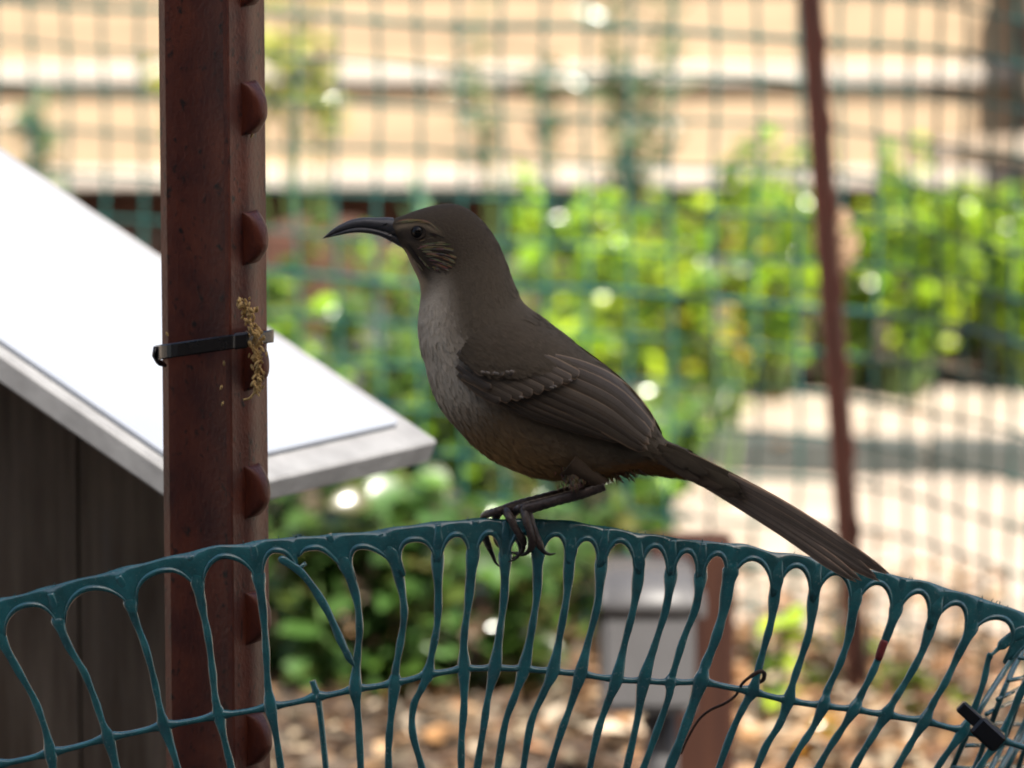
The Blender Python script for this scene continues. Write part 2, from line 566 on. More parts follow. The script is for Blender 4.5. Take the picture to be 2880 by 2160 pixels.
# ------------------------------------------------------------------ leaf litter
mb = MB()
LIT = [(0.42, 0.24, 0.11), (0.48, 0.32, 0.18), (0.50, 0.40, 0.27), (0.30, 0.15, 0.07), (0.56, 0.46, 0.34), (0.36, 0.20, 0.10), (0.40, 0.21, 0.08), (0.20, 0.11, 0.06)]
for i in range(10500):
    y = rnd.uniform(3.5, 5.35) if i % 5 else rnd.uniform(3.2, 6.6)
    x = rnd.uniform(-0.9, 0.9)
    if i > 5200: x, y = rnd.uniform(-.36, .4), rnd.uniform(4.35, 5.25)
    if x > 0.15 and y > 4.95 and rnd.random() < 0.8: continue
    s = rnd.uniform(0.006, 0.02)
    a = rnd.uniform(0, 6.28)
    d = Vector((math.cos(a), math.sin(a), rnd.uniform(-.3, .5))).normalized()
    q = Vector((-math.sin(a), math.cos(a), rnd.uniform(-.4, .4))).normalized()
    c = Vector((x, y, rnd.uniform(0.004, 0.022)))
    n = d.cross(q)
    kk = rnd.uniform(.7, 1.15) * (0.3 if x < 0.07 and rnd.random() < .78 else 0.9)  # left side litter darkened in colour to stand for the shade there
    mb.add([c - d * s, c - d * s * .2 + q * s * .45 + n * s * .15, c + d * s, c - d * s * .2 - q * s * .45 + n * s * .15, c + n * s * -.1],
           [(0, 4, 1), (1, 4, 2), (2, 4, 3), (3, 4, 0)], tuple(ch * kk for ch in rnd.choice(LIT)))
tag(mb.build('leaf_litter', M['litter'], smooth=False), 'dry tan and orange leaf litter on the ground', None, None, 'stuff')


# ------------------------------------------------------------------ plants
def leaf_vf(base, d, n, L, w, droop=0.25, rows=4):
    """A pointed leaf bent along its length with a raised margin: rows x 2 quads."""
    q = d.cross(n).normalized()
    n = q.cross(d).normalized()
    V, F = [], []
    for i in range(rows + 1):
        t = i / rows
        c = base + d * (L * t) - n * (droop * L * t * t)
        ww = w * math.sin(math.pi * min(1, t * 0.93 + 0.07)) ** 0.8
        V += [c - q * ww + n * ww * 0.28, c, c + q * ww + n * ww * 0.28]
    for i in range(rows):
        for j in (0, 1):
            F.append((i * 3 + j, i * 3 + j + 1, i * 3 + j + 4, i * 3 + j + 3))
    return V, F


def plant(name, base, h, rad, nstem, nleaf, L, w, cols, label, group=None, cat='plant', lean=(0, 0), spread=1.0, seed=1, upright=0.35, zmin=0.1, droop=.3):
    r = random.Random(seed)
    base = Vector(base)
    t = thing(name, base, label, cat, group)
    sm, lm = MB(), MB()
    per = max(1, nleaf // nstem)
    for s in range(nstem):
        a = r.uniform(0, 6.283)
        rr = rad * math.sqrt(r.random())
        b = base + Vector((math.cos(a) * rr * 0.25, math.sin(a) * rr * 0.25, -0.01))
        tip = base + Vector((math.cos(a) * rr * spread + lean[0], math.sin(a) * rr * spread + lean[1], h * r.uniform(.65, 1.0)))
        mid = (b + tip) / 2 + Vector((r.uniform(-1, 1), r.uniform(-1, 1), r.uniform(0, 1))) * h * 0.08
        P = [tuple(b), tuple(mid), tuple(tip)]
        pts = dense(P, 7)
        v, f = tube(pts, [0.0024 - 0.00022 * i for i in range(7)], 5)
        sm.add(v, f)
        for i in range(per):
            u = zmin + (1 - zmin) * (i + r.random()) / per
            c = Vector(cr(P, u * 2))
            aa = r.uniform(0, 6.283)
            d = Vector((math.cos(aa), math.sin(aa), r.uniform(-.25, .9) * (0.5 + upright))).normalized()
            n = (Vector((0, 0, .45)) + sun_vec * .65 + Vector((r.uniform(-1, 1), r.uniform(-1, 1), r.uniform(-.4, .6))) * 0.9).normalized()
            if abs(n.dot(d)) > .93: n = d.orthogonal()
            k_ = r.uniform(.4, 1.2)
            v, f = leaf_vf(c, d, n, L * k_, w * k_ * r.uniform(.8, 1.2), droop * r.uniform(.2, 1.4))
            cc = r.choice(cols)
            j = r.uniform(.5, 1.4)
            lm.add(v, f, (cc[0] * j, cc[1] * j, cc[2] * j))
    sm.build('stem', M['stalk'], t, kind=None, origin=base)
    lm.build('foliage', M['leaf'], t, kind='stuff', origin=base)
    return t


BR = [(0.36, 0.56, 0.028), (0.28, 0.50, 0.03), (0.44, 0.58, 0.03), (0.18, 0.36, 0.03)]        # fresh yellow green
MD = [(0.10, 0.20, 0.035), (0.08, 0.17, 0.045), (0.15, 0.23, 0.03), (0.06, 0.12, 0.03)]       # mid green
DK = [(0.05, 0.11, 0.025), (0.065, 0.13, 0.035), (0.09, 0.13, 0.03), (0.12, 0.12, 0.035)]  # dark greens; the shade over this side is put into the leaf colour
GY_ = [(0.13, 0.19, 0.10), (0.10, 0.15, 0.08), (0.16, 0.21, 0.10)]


def gp(px, d):
    """Ground point below photo column px at depth d."""
    p = at(px, 1080, d)
    return Vector((p.x, p.y, 0.0))


GB = 'bright leafy plants in the bed'
spec = [
    (1500, 5.75, .17, 'bright leafy plant just behind the bird back'),
    (1640, 6.05, .25, 'bright leafy plant rising behind the bird wing'),
    (1830, 6.25, .20, 'bright leafy plant with yellow leaves left of the thin rusty post'),
    (1990, 5.95, .24, 'fresh green plant between bird and thin rusty post'),
    (2170, 6.3, .275, 'bright green plant directly left of the thin rusty post'),
    (2360, 6.35, .195, 'fresh green plant directly behind the thin rusty post'),
    (2540, 6.3, .245, 'bright green plant directly right of the thin rusty post'),
    (2700, 6.45, .185, 'glossy light green plant near the right edge'),
    (2860, 6.35, .20, 'glossy light green plant at the right edge'),
    (3080, 6.4, .22, 'light green plant past the right end of the row'),
]
for i, (px, d, h, lab) in enumerate(spec):
    plant('leafy_plant', gp(px, d), h, 0.07, 16, 640, 0.0195, 0.0066, BR + ([(.30, .27, .03)] if i in (2, 3) else []) + MD[:1], lab, GB, seed=20 + i, upright=.5, zmin=.25)
GM = 'mid green plants behind the post'
spec = [
    (1420, 5.3, .21, 'green plant behind the bird breast'),
    (1230, 5.7, .24, 'green plant under the bird bill'),
    (1050, 5.35, .20, 'green plant between rusty post and bird breast'),
    (860, 5.7, .25, 'green plant close beside the rusty post'),
    (700, 5.5, .24, 'green plant hidden mostly behind the rusty post'),
    (1600, 5.35, .16, 'low green plant under the bird tail base'),
    (1750, 5.45, .15, 'low green plant in front of the light path end'),
    (480, 5.6, .22, 'green plant behind the white board'),
]
for i, (px, d, h, lab) in enumerate(spec):
    plant('leafy_plant', gp(px, d), h, 0.09, 12, 440, 0.023, 0.008, MD + BR[1:2], lab, GM, seed=50 + i, upright=.4, zmin=.15)
GD = 'dark low plants behind the mesh'
spec = [
    (1400, 4.8, .16, 'plant in shade-darkened leaf colour below the bird feet'),
    (1200, 4.82, .18, 'dark green plant behind the broken mesh strand'),
    (1000, 4.78, .19, 'dark green plant beside the post behind the mesh'),
    (820, 4.85, .20, 'dark green plant against the post edge under the board'),
    (1600, 5.05, .15, 'dark green plant left of the grey box'),
    (620, 4.95, .2, 'dark green plant hidden behind the post under the board'),
]
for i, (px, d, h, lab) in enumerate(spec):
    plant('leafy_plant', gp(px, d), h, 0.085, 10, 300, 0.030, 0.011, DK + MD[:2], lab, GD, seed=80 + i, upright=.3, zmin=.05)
# low yellow-green clumps at the foot of the thin post
GL = 'low yellow green plants by the thin post'
for i, (px, d, h, lab) in enumerate([(2250, 4.85, .022, 'round yellow green clump left of the thin post foot'),
                                     (2540, 4.82, .026, 'yellow green clump right of the thin post foot'),
                                     (2640, 4.75, .022, 'yellow green clump nearest the mesh corner'),
                                     (2360, 4.95, .018, 'small yellow green clump behind the thin post foot')]):
    plant('low_plant', gp(px, d), h, 0.03, 6, 46, 0.017, 0.0085, [(.30, .40, .03), (.24, .36, .03)], lab, GL, seed=110 + i, zmin=.2)
plant('young_plant', gp(2150, 4.7), .10, .022, 3, 13, .028, .011, MD + BR, 'thin young plant with one large leaf beside the brown post', seed=140, upright=.5, zmin=.35)
plant('yellow_flower', gp(2310, 4.62), .03, .015, 4, 22, .022, .010, [(.62, .33, .02), (.6, .26, .02)], 'orange yellow flower on the litter by the mesh', cat='flower', seed=141)
plant('yellow_flower', gp(2045, 5.7) , .175, .012, 3, 8, .022, .009, [(.45, .33, .02), (.42, .26, .03)], 'yellow leaf cluster among the bright plants', cat='flower', seed=142, zmin=.85)
# tall grey-green plants by the fence
plant('tall_plant', gp(1810, 6.75), .34, .05, 7, 210, .045, .005, GY_, 'tall grey green feathery plant against the fence above the bird', 'tall plants by the fence', seed=150, upright=.9, zmin=.3)
plant('tall_plant', gp(160, 6.7), .25, .045, 5, 120, .035, .006, GY_, 'pale grey green plant against the fence above the white board', 'tall plants by the fence', seed=151, upright=.8, zmin=.4)
plant('tall_plant', gp(1420, 6.8), .36, .05, 5, 110, .04, .005, GY_, 'thin grey green plant against the fence behind the bird head', 'tall plants by the fence', seed=152, upright=.8, zmin=.55)
plant('tall_plant', gp(820, 6.75), .36, .07, 7, 150, .035, .008, [(.34, .36, .08), (.26, .30, .08)], 'pale yellow green spray at the fence right of the rusty post', 'tall plants by the fence', seed=153, upright=.6, zmin=.6)
plant('tall_plant', gp(560, 6.75), .36, .06, 6, 120, .035, .008, [(.34, .36, .08), (.26, .30, .08)], 'pale yellow green spray at the fence left of the rusty post', 'tall plants by the fence', seed=154, upright=.6, zmin=.5)
plant('iris', gp(1255, 6.2), .20, .02, 4, 8, .09, .007, [(.12, .25, .12), (.10, .22, .10)], 'upright blue green blade leaves above the bird forehead', seed=155, upright=2.4, zmin=.5, droop=.1)

# ------------------------------------------------------------------ far mesh fence on the thin post
path = [(-1.25, 5.75), (-0.7, 5.35), (-0.25, 5.08), (0.10, 4.93), (0.25, 4.86), (0.33, 4.76), (0.395, 4.6), (0.425, 4.3), (0.41, 3.95), (0.365, 3.6), (0.305, 3.28)]
dp = dense(path, 400)
arc = [0.0]
for a, b in zip(dp, dp[1:]): arc.append(arc[-1] + math.hypot(b[0] - a[0], b[1] - a[1]))


def on_path(s):
    import bisect
    i = min(max(bisect.bisect(arc, s) - 1, 0), len(arc) - 2)
    t = (s - arc[i]) / max(1e-9, arc[i + 1] - arc[i])
    return dp[i][0] + (dp[i + 1][0] - dp[i][0]) * t, dp[i][1] + (dp[i + 1][1] - dp[i][1]) * t


fm = thing('mesh_fence', (0.25, 4.86, 0), 'blurred green plastic mesh fence tied to the thin post across the bed', 'mesh fence')
CW, CH, TOP = 0.035, 0.034, 0.58
ns = int(arc[-1] / CW)
for i in range(ns + 1):
    pts = []
    for j in range(19):
        z = j / 18 * TOP
        x, y = on_path(i * CW + 0.002 * math.sin(j * 0.9 + i * 0.7))
        pts.append((x, y, z))
    v, f = tube(pts, 0.0017, 5)
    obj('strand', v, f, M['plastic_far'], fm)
for r_ in range(18):
    z = 0.012 + r_ * CH
    pts = []
    for i in range(2 * ns + 1):
        x, y = on_path(i * CW / 2)
        pts.append((x, y, z + 0.0018 * math.sin(i * .35 + r_)))
    v, f = tube(pts, 0.0026 if r_ % 6 == 2 else 0.0016, 5)
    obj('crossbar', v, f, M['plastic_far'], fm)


# ------------------------------------------------------------------ steel T posts
def tpost(name, foot, topp, s, yaw, m, label, stud_z, sp=None, group='rusty steel fence posts'):
    """T profile: flange with studs on its outer face, stem behind it."""
    foot, topp = Vector(foot), Vector(topp)
    t = thing(name, foot, label, 'fence post', group)
    ax = (topp - foot).normalized()
    nrm0 = Vector((math.sin(yaw), -math.cos(yaw), 0))          # outward normal of the stud face
    nrm = (nrm0 - ax * nrm0.dot(ax)).normalized()
    tan = ax.cross(nrm).normalized()
    H = (topp - foot).length

    def pr(u, n, z):
        return foot + tan * u * s + nrm * n * s + ax * z
    fw, ft, sw, st = 0.0165, 0.0034, 0.0475, 0.0042
    prof = [(-fw, -ft * .8), (-fw, -.0006), (-fw + .001, 0), (-fw * .35, 0.0004), (-fw * .25, .0012), (fw * .25, .0012), (fw * .35, .0004), (fw - .001, 0), (fw, -.0006), (fw, -ft * .8), (st * 1.6, -ft), (st * .75, -ft - .003),
            (st * .5, -sw * .32), (st * .5, -sw * .62), (st * .95, -sw * .76), (st * 1.1, -sw * .9), (st * .6, -sw), (-st * .6, -sw), (-st * 1.1, -sw * .9), (-st * .95, -sw * .76), (-st * .5, -sw * .62), (-st * .5, -sw * .32), (-st * .75, -ft - .003), (-st * 1.6, -ft)]
    n = len(prof)
    V, F = [], []
    NZ = 40
    for j in range(NZ + 1):
        for q, (u, w_) in enumerate(prof):
            V.append(pr(u, w_, H * j / NZ))
    for j in range(NZ):
        for q in range(n):
            q2 = (q + 1) % n
            F.append((j * n + q, j * n + q2, (j + 1) * n + q2, (j + 1) * n + q))
    F.append(tuple(range(n))); F.append(tuple(NZ * n + q for q in range(n)))
    o = obj('post_profile', V, F, m, t)
    o.data.set_sharp_from_angle(angle=R(26))
    # studs
    for z in stud_z:
        V, F = [], []
        prof2 = dense([(-.0128, .0004), (-.0116, .0040), (-.0062, .0082), (-.0005, .0096), (.0052, .0088), (.0108, .0040), (.0126, 0.0003)], 17)
        ringn = []
        for side, hf in ((-1.0, 0.0), (-.96, .62), (-.8, .88), (-.4, 1.0), (.4, 1.0), (.8, .88), (.96, .62), (1.0, 0.0)):
            row = []
            for (zz, hh) in prof2:
                row.append(len(V))
                V.append(pr(side * .0064 * (1 - 18 * max(0, hh)), max(0, hh) * hf, z - zz * (1 if s > .9 else .9)))
            ringn.append(row)
        for a_, b_ in zip(ringn, ringn[1:]):
            for i in range(len(prof2) - 1):
                F.append((a_[i], a_[i + 1], b_[i + 1], b_[i]))
        obj('stud', V, F, m, t)
    return t, pr


PD = 3.055
pf, pt_ = at(701, 3900, PD + 0.15), at(697, -600, PD - 0.01)
pf = Vector((at(703, 2000, PD).x, PD * math.cos(PITCH) - 0.0, 0.0))
c_mid = at(703, 1080, PD)
pf = Vector((c_mid.x + 0.0008, c_mid.y, 0.0))
ptop = Vector((c_mid.x - 0.0012, c_mid.y, 1.15))
zc = []
for py in (-75, 290, 660, 1022, 1390, 1757, 2112, 2475, 2840):
    zc.append(CAM_H + ((at(740, py, PD) - CAM).z) * 1.0)
post, prf = tpost('fence_post', pf, ptop, 1.0, R(60), M['rust'], 'thick rusty steel post with studs beside the bird, tied with black strap', zc)

d2 = 4.84
foot2 = ground_at(2446, 1990)
c_top = at(2284, 0, foot2.y / math.cos(PITCH) * 1.0 - 0.0)
dir2 = (at(2297, 0, (foot2 - CAM).dot(FWD)) - foot2)
dir2.y *= 0.2
top2 = foot2 + dir2.normalized() * 0.62
studz = []
dd = (foot2 - CAM).dot(FWD)
L2 = (at(2284, 0, dd) - at(2436, 1990, dd)).length
for py in (-128, 101, 329, 557, 785, 1013, 1241, 1469):
    studz.append(L2 * (1990 - py) / 1990.0)
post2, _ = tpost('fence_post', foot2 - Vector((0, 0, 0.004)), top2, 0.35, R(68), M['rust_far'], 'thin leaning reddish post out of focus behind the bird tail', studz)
# frayed tie round the thin post
tie = thing('twine_wrap', at(2345, 680, dd), 'frayed tan twine knotted round the thin leaning post', 'twine')
mb = MB()
for i in range(46):
    py = rnd.uniform(600, 770)
    c = at(2346 + (py - 650) * .075, py, dd)
    w_ = 0.0085 + 0.009 * math.exp(-((py - 690) / 50) ** 2)
    a0 = rnd.uniform(0, 6.28)
    pts = [c + Vector((math.cos(a0 + t * .5) * w_, math.sin(a0 + t * .5) * w_, rnd.uniform(-.004, .004) + t * .001)) for t in range(7)]
    v, f = tube(pts, 0.0011, 5)
    mb.add(v, f)
mb.build('wraps', M['bark'], tie)

# ------------------------------------------------------------------ black strap round the thick post
zt = thing('zip_tie', at(600, 965, 3.03), 'black zip tie strapped round the thick rusty post', 'zip tie', 'black zip ties')
dz_ = -0.5
hull = []   # (px-ish along, depth) around the post
Lx, Rx = 437, 770
loop2d = [(448, 3.042), (455, 3.036), (500, 3.030), (640, 3.027), (668, 3.0265), (700, 3.030), (742, 3.040), (766, 3.047), (769, 3.053), (750, 3.066), (650, 3.085), (480, 3.092), (440, 3.088), (436, 3.06)]
loop = []
for (px, d) in loop2d:
    cy = 992 - (px - 440) * (47 / 330.0)
    loop.append((px, cy, d))
V, F = [], []
nL = len(loop) * 4
ring = [cr(loop + loop[:1], len(loop) * i / nL) for i in range(nL)]
for i, (px, cy, d) in enumerate(ring):
    hh = 21 if px < 660 else 18
    cen = Vector((600, 0, 3.062))
    for (q, off) in ((-hh, 0), (-hh + 4, -.0009), (hh - 4, -.0009), (hh, 0), (hh, .0012), (-hh, .0012)):
        inward = 1 if d < 3.06 else -1
        V.append(at(px, cy + q, d + off * inward))
for i in range(nL):
    i2 = (i + 1) % nL
    for k in range(6):
        k2 = (k + 1) % 6
        F.append((i * 6 + k, i * 6 + k2, i2 * 6 + k2, i2 * 6 + k))
obj('strap', V, F, M['black_plastic'], zt, smooth=False)
v, f = box_vf(at(655, 985, 3.0225), at(700, 979, 3.0225) - at(655, 985, 3.0225), Vector((0, .004, 0)), UP * 46 * K * 3.02, .001)
obj('head', v, f, M['black_plastic'], zt, smooth=False)
v, f = tube([at(438, 975, 3.05), at(434, 1000, 3.05), at(444, 1017, 3.052), at(458, 1022, 3.056)], [(.0012, .003)] * 4, 6, flat=(0, 1, 0))
obj('tail', v, f, M['black_plastic'], zt)

# dried seed head caught on the post
sh = thing('dried_seed_head', at(710, 980, 3.028), 'dried tan seed head stuck to the rusty post through the strap', 'seed head')
stem_px = [(688, 852), (700, 890), (712, 930), (722, 975), (722, 1010), (726, 1060), (722, 1090), (705, 1118), (684, 1124)]
v, f = tube([at(x, y, 3.026) for (x, y) in dense(stem_px, 24)], [0.0006] * 24, 5); obj('stalk', v, f, M['seed'], sh)
mb = MB()
for i in range(150):
    t = rnd.random() ** 1.25
    x, y = cr(stem_px, t * 6.2)
    sp_ = 17 if t < .45 else 13
    c = at(x + rnd.gauss(0, sp_ * .62), y + rnd.gauss(0, 10), 3.0255 + rnd.uniform(-.003, .003))
    L = rnd.uniform(.0010, .0021)
    ang = rnd.uniform(-.9, .9)
    rot = Matrix.Rotation(ang, 3, 'Y') @ Matrix.Rotation(rnd.uniform(-.7, .7), 3, 'X')
    v, f = ellipsoid(c, L * .42, L * .42, L, 6, 4, rot)
    mb.add(v, f)
mb.build('seed_husks', M['seed'], sh, kind='stuff')
mb = MB()
for (x, y) in ((630, 1022), (622, 1090), (626, 1135), (708, 382), (470, 940)):
    v, f = ellipsoid(at(x, y, 3.034), .0006, .0006, .0013, 6, 4, Matrix.Rotation(rnd.uniform(-.6, .6), 3, 'Y'))
    mb.add(v, f)
mb.build('loose_husk', M['seed'], sh, kind='stuff')

# ------------------------------------------------------------------ sloped white-topped board on a weathered post
A3 = at(548, 1460, 3.335)
B3 = at(1224, 1302, 3.335 + 0.20)
B3.z = A3.z
# keep the low edge level and re-aim it through the photo's right corner
rB = ray(1208, 1303)
tB = (A3.z - CAM_H) / rB.z
B3 = CAM + rB * tB
e1 = (B3 - A3)
L1 = e1.length
e1.normalize()
hperp = Vector((-e1.y, e1.x, 0))                    # horizontal, pointing up-slope (left/back)
if hperp.x > 0: hperp = -hperp
# slope so the left edge passes through photo (0, 1080)
best = None
for k in range(100, 900):
    sl_ = k / 1000.0
    e2t = (hperp + Vector((0, 0, sl_))).normalized()
    q = A3 + e2t * 0.12 - CAM
    dx, dy, dzz = q.x, q.dot(UP), q.dot(FWD)
    px, py = 1440 + dx / dzz / K, 1080 - dy / dzz / K
    want = 1080 + (px - 0) * (1462 - 1080) / 556.0
    er = abs(py - want)
    if best is None or er < best[0]: best = (er, sl_)
e2 = (hperp + Vector((0, 0, best[1]))).normalized()
nb = e1.cross(e2).normalized()
if nb.z < 0: nb = -nb
print('board', L1, best)
st = thing('sloped_board', (A3.x - .12, A3.y + .05, 0), 'sloped white topped board on a thick weathered wooden post', 'board stand')
LB = 0.42
v, f = box_vf(A3 - nb * 0.0, e1 * L1, e2 * LB, nb * 0.0145, 0.0015); obj('board', v, f, M['grey_board'], st, smooth=False)
o_ = A3 + nb * 0.0147 + e1 * 0.008 + e2 * 0.018
v, f = box_vf(o_, e1 * (L1 - 0.024), e2 * (LB - 0.022), nb * 0.004, 0.001); obj('white_sheet', v, f, M['white_sheet'], st, smooth=False)
# wooden post under it
pd = 3.54
xl, xr = at(-420, 1500, pd).x, at(540, 1500, pd).x
y0 = at(200, 1500, pd).y
npl = 3
for i in range(npl):
    a_, b_ = xl + (xr - xl) * i / npl, xl + (xr - xl) * (i + 1) / npl
    zt_ = []
    V = []
    for (x, y) in ((a_ + .0008, y0), (b_ - .0008, y0), (b_ - .0008, y0 + .045), (a_ + .0008, y0 + .045)):
        tt = (A3 - nb * 0.002 - Vector((x, y, 0))).dot(nb) / nb.z
        V.append(Vector((x, y, -0.01))); V.append(Vector((x, y, tt)))
    F = [(0, 2, 3, 1), (2, 4, 5, 3), (4, 6, 7, 5), (6, 0, 1, 7), (1, 3, 5, 7), (0, 6, 4, 2)]
    obj('plank', V, F, M['dark_wood'], st, smooth=False)

# ------------------------------------------------------------------ grey box on a brown wooden post
bd = 4.3
wp = thing('wooden_stake', gp(1950, bd + .06), 'short brown wooden post holding the grey box', 'post')
a_, b_ = at(1828, 1560, bd + .05), at(2068, 1560, bd + .05)
zt_ = at(1950, 1540, bd + .05).z
v, f = aabox(a_.x, b_.x, a_.y, a_.y + 0.065, -0.02, zt_, 0.004); obj('timber', v, f, M['post_wood'], wp, smooth=False)
ub = thing('outlet_box', at(1820, 1800, bd), 'grey plastic outdoor outlet box with a rounded hood on brown post', 'outlet box')


def px_prism(prof, d0, d1, taper=0):
    """Prism from a photo-plane outline at depth d0 running back to d1 (a real solid)."""
    V = [at(x, y, d0) for x, y in prof]
    off = FWD * (d1 - d0)
    off = Vector((0, d1 - d0, 0))
    V += [p + off for p in V]
    n = len(prof)
    F = [tuple(range(n))] + [tuple(range(2 * n - 1, n - 1, -1))]
    for i in range(n): F.append((i, n + i, n + (i + 1) % n, (i + 1) % n))
    return V, F


def rrect(x0, y0, x1, y1, r, n=5):
    out = []
    for (cx, cy, a0) in ((x1 - r, y0 + r, -90), (x1 - r, y1 - r, 0), (x0 + r, y1 - r, 90), (x0 + r, y0 + r, 180)):
        for i in range(n + 1):
            a = R(a0 + 90 * i / n)
            out.append((cx + r * math.cos(a), cy + r * math.sin(a)))
    return out


v, f = px_prism(rrect(1690, 1690, 1955, 2005, 22), bd - .02, bd + .05); obj('case', v, f, M['box_plastic'], ub, smooth=False)
# hood: quarter-round cap standing proud of the case
hx0, hx1 = at(1688, 1700, bd - .03).x, at(1960, 1700, bd - .03).x
zt0, zb0 = at(1800, 1602, bd).z, at(1800, 1706, bd).z
yb = at(1800, 1650, bd).y + .05
V, F = [], []
arcp = [(yb, zt0)] + [(yb - .045 - .035 * math.sin(R(a)), zb0 + .006 + (zt0 - zb0 - .006) * math.cos(R(a))) for a in (0, 20, 40, 60, 80, 90)] + [(yb - .08, zb0), (yb, zb0)]
for x in (hx0, hx0 + .006, hx1 - .006, hx1):
    ins = .005 if x in (hx0, hx1) else 0
    for (y, z) in arcp:
        V.append(Vector((x, y + (ins if y < yb - .01 else 0), z - (ins if z > zb0 + .008 else 0))))
n = len(arcp)
for j in range(3):
    for i in range(n):
        i2 = (i + 1) % n
        F.append((j * n + i, j * n + i2, (j + 1) * n + i2, (j + 1) * n + i))
F += [tuple(range(n)), tuple(range(4 * n - 1, 3 * n - 1, -1))]
obj('hood', V, F, M['box_plastic'], ub)
v, f = px_prism(rrect(1962, 1688, 1985, 1735, 6), bd + .01, bd + .05); obj('latch', v, f, M['box_plastic'], ub, smooth=False)
v, f = px_prism(rrect(1705, 1720, 1938, 1985, 14), bd - .024, bd - .0205); obj('cover', v, f, M['box_plastic'], ub, smooth=False)
v, f = tube([at(1860, 2000, bd + .015), at(1860, 2200, bd + .02), Vector((at(1860, 2000, bd).x, at(1860, 2000, bd).y + .02, -0.01))], 0.011, 10); obj('conduit', v, f, M['box_plastic'], ub)

# ------------------------------------------------------------------ near plastic mesh (the perch)
def A(x, y): return (x / 2.074, y / 2.074 + 1360)
def Bq(x, y): return (x / 2.074 + 900, y / 2.074 + 1360)
def Cq(x, y): return (x / 2.074 + 1880, y / 2.074 + 1360)


rim = [(-220, 1740), (-100, 1708), A(0, 665), A(160, 640), A(280, 595), A(450, 560), A(640, 510), A(730, 485), A(950, 435), A(1150, 385), A(1290, 357), A(1420, 350), A(1550, 325), A(1640, 315), A(1720, 310), A(1800, 310), A(1930, 290),
       Bq(180, 290), Bq(330, 270), Bq(600, 230), Bq(900, 203), Bq(1060, 205), Bq(1300, 205), Bq(1480, 220), Bq(1660, 250), Bq(1850, 285), Bq(2074, 315),
       Cq(200, 335), Cq(430, 350), Cq(600, 395), Cq(800, 420), Cq(1000, 460), Cq(1280, 525), Cq(1500, 570), Cq(1700, 630), Cq(1900, 690), Cq(2074, 755), (3000, 1785), (3130, 1850)]


def interp(P, x):
    if x <= P[0][0]: return P[0][1]
    for a, b in zip(P, P[1:]):
        if a[0] <= x <= b[0]:
            t = (x - a[0]) / max(1e-6, b[0] - a[0])
            return a[1] + (b[1] - a[1]) * t
    return P[-1][1]


def rim_y(x): return (interp(rim, x - 12) + interp(rim, x) * 2 + interp(rim, x + 12)) / 4


def md(px, py=1500):
    """Depth of the near mesh: a gentle bow, leaning away a little towards its foot."""
    u = (px - 1400) / 1440.0
    return 2.998 + (0.012 * u * u if u < 0 else 0.035 * u * u) + 0.010 * max(0, (py - 1500)) / 660.0


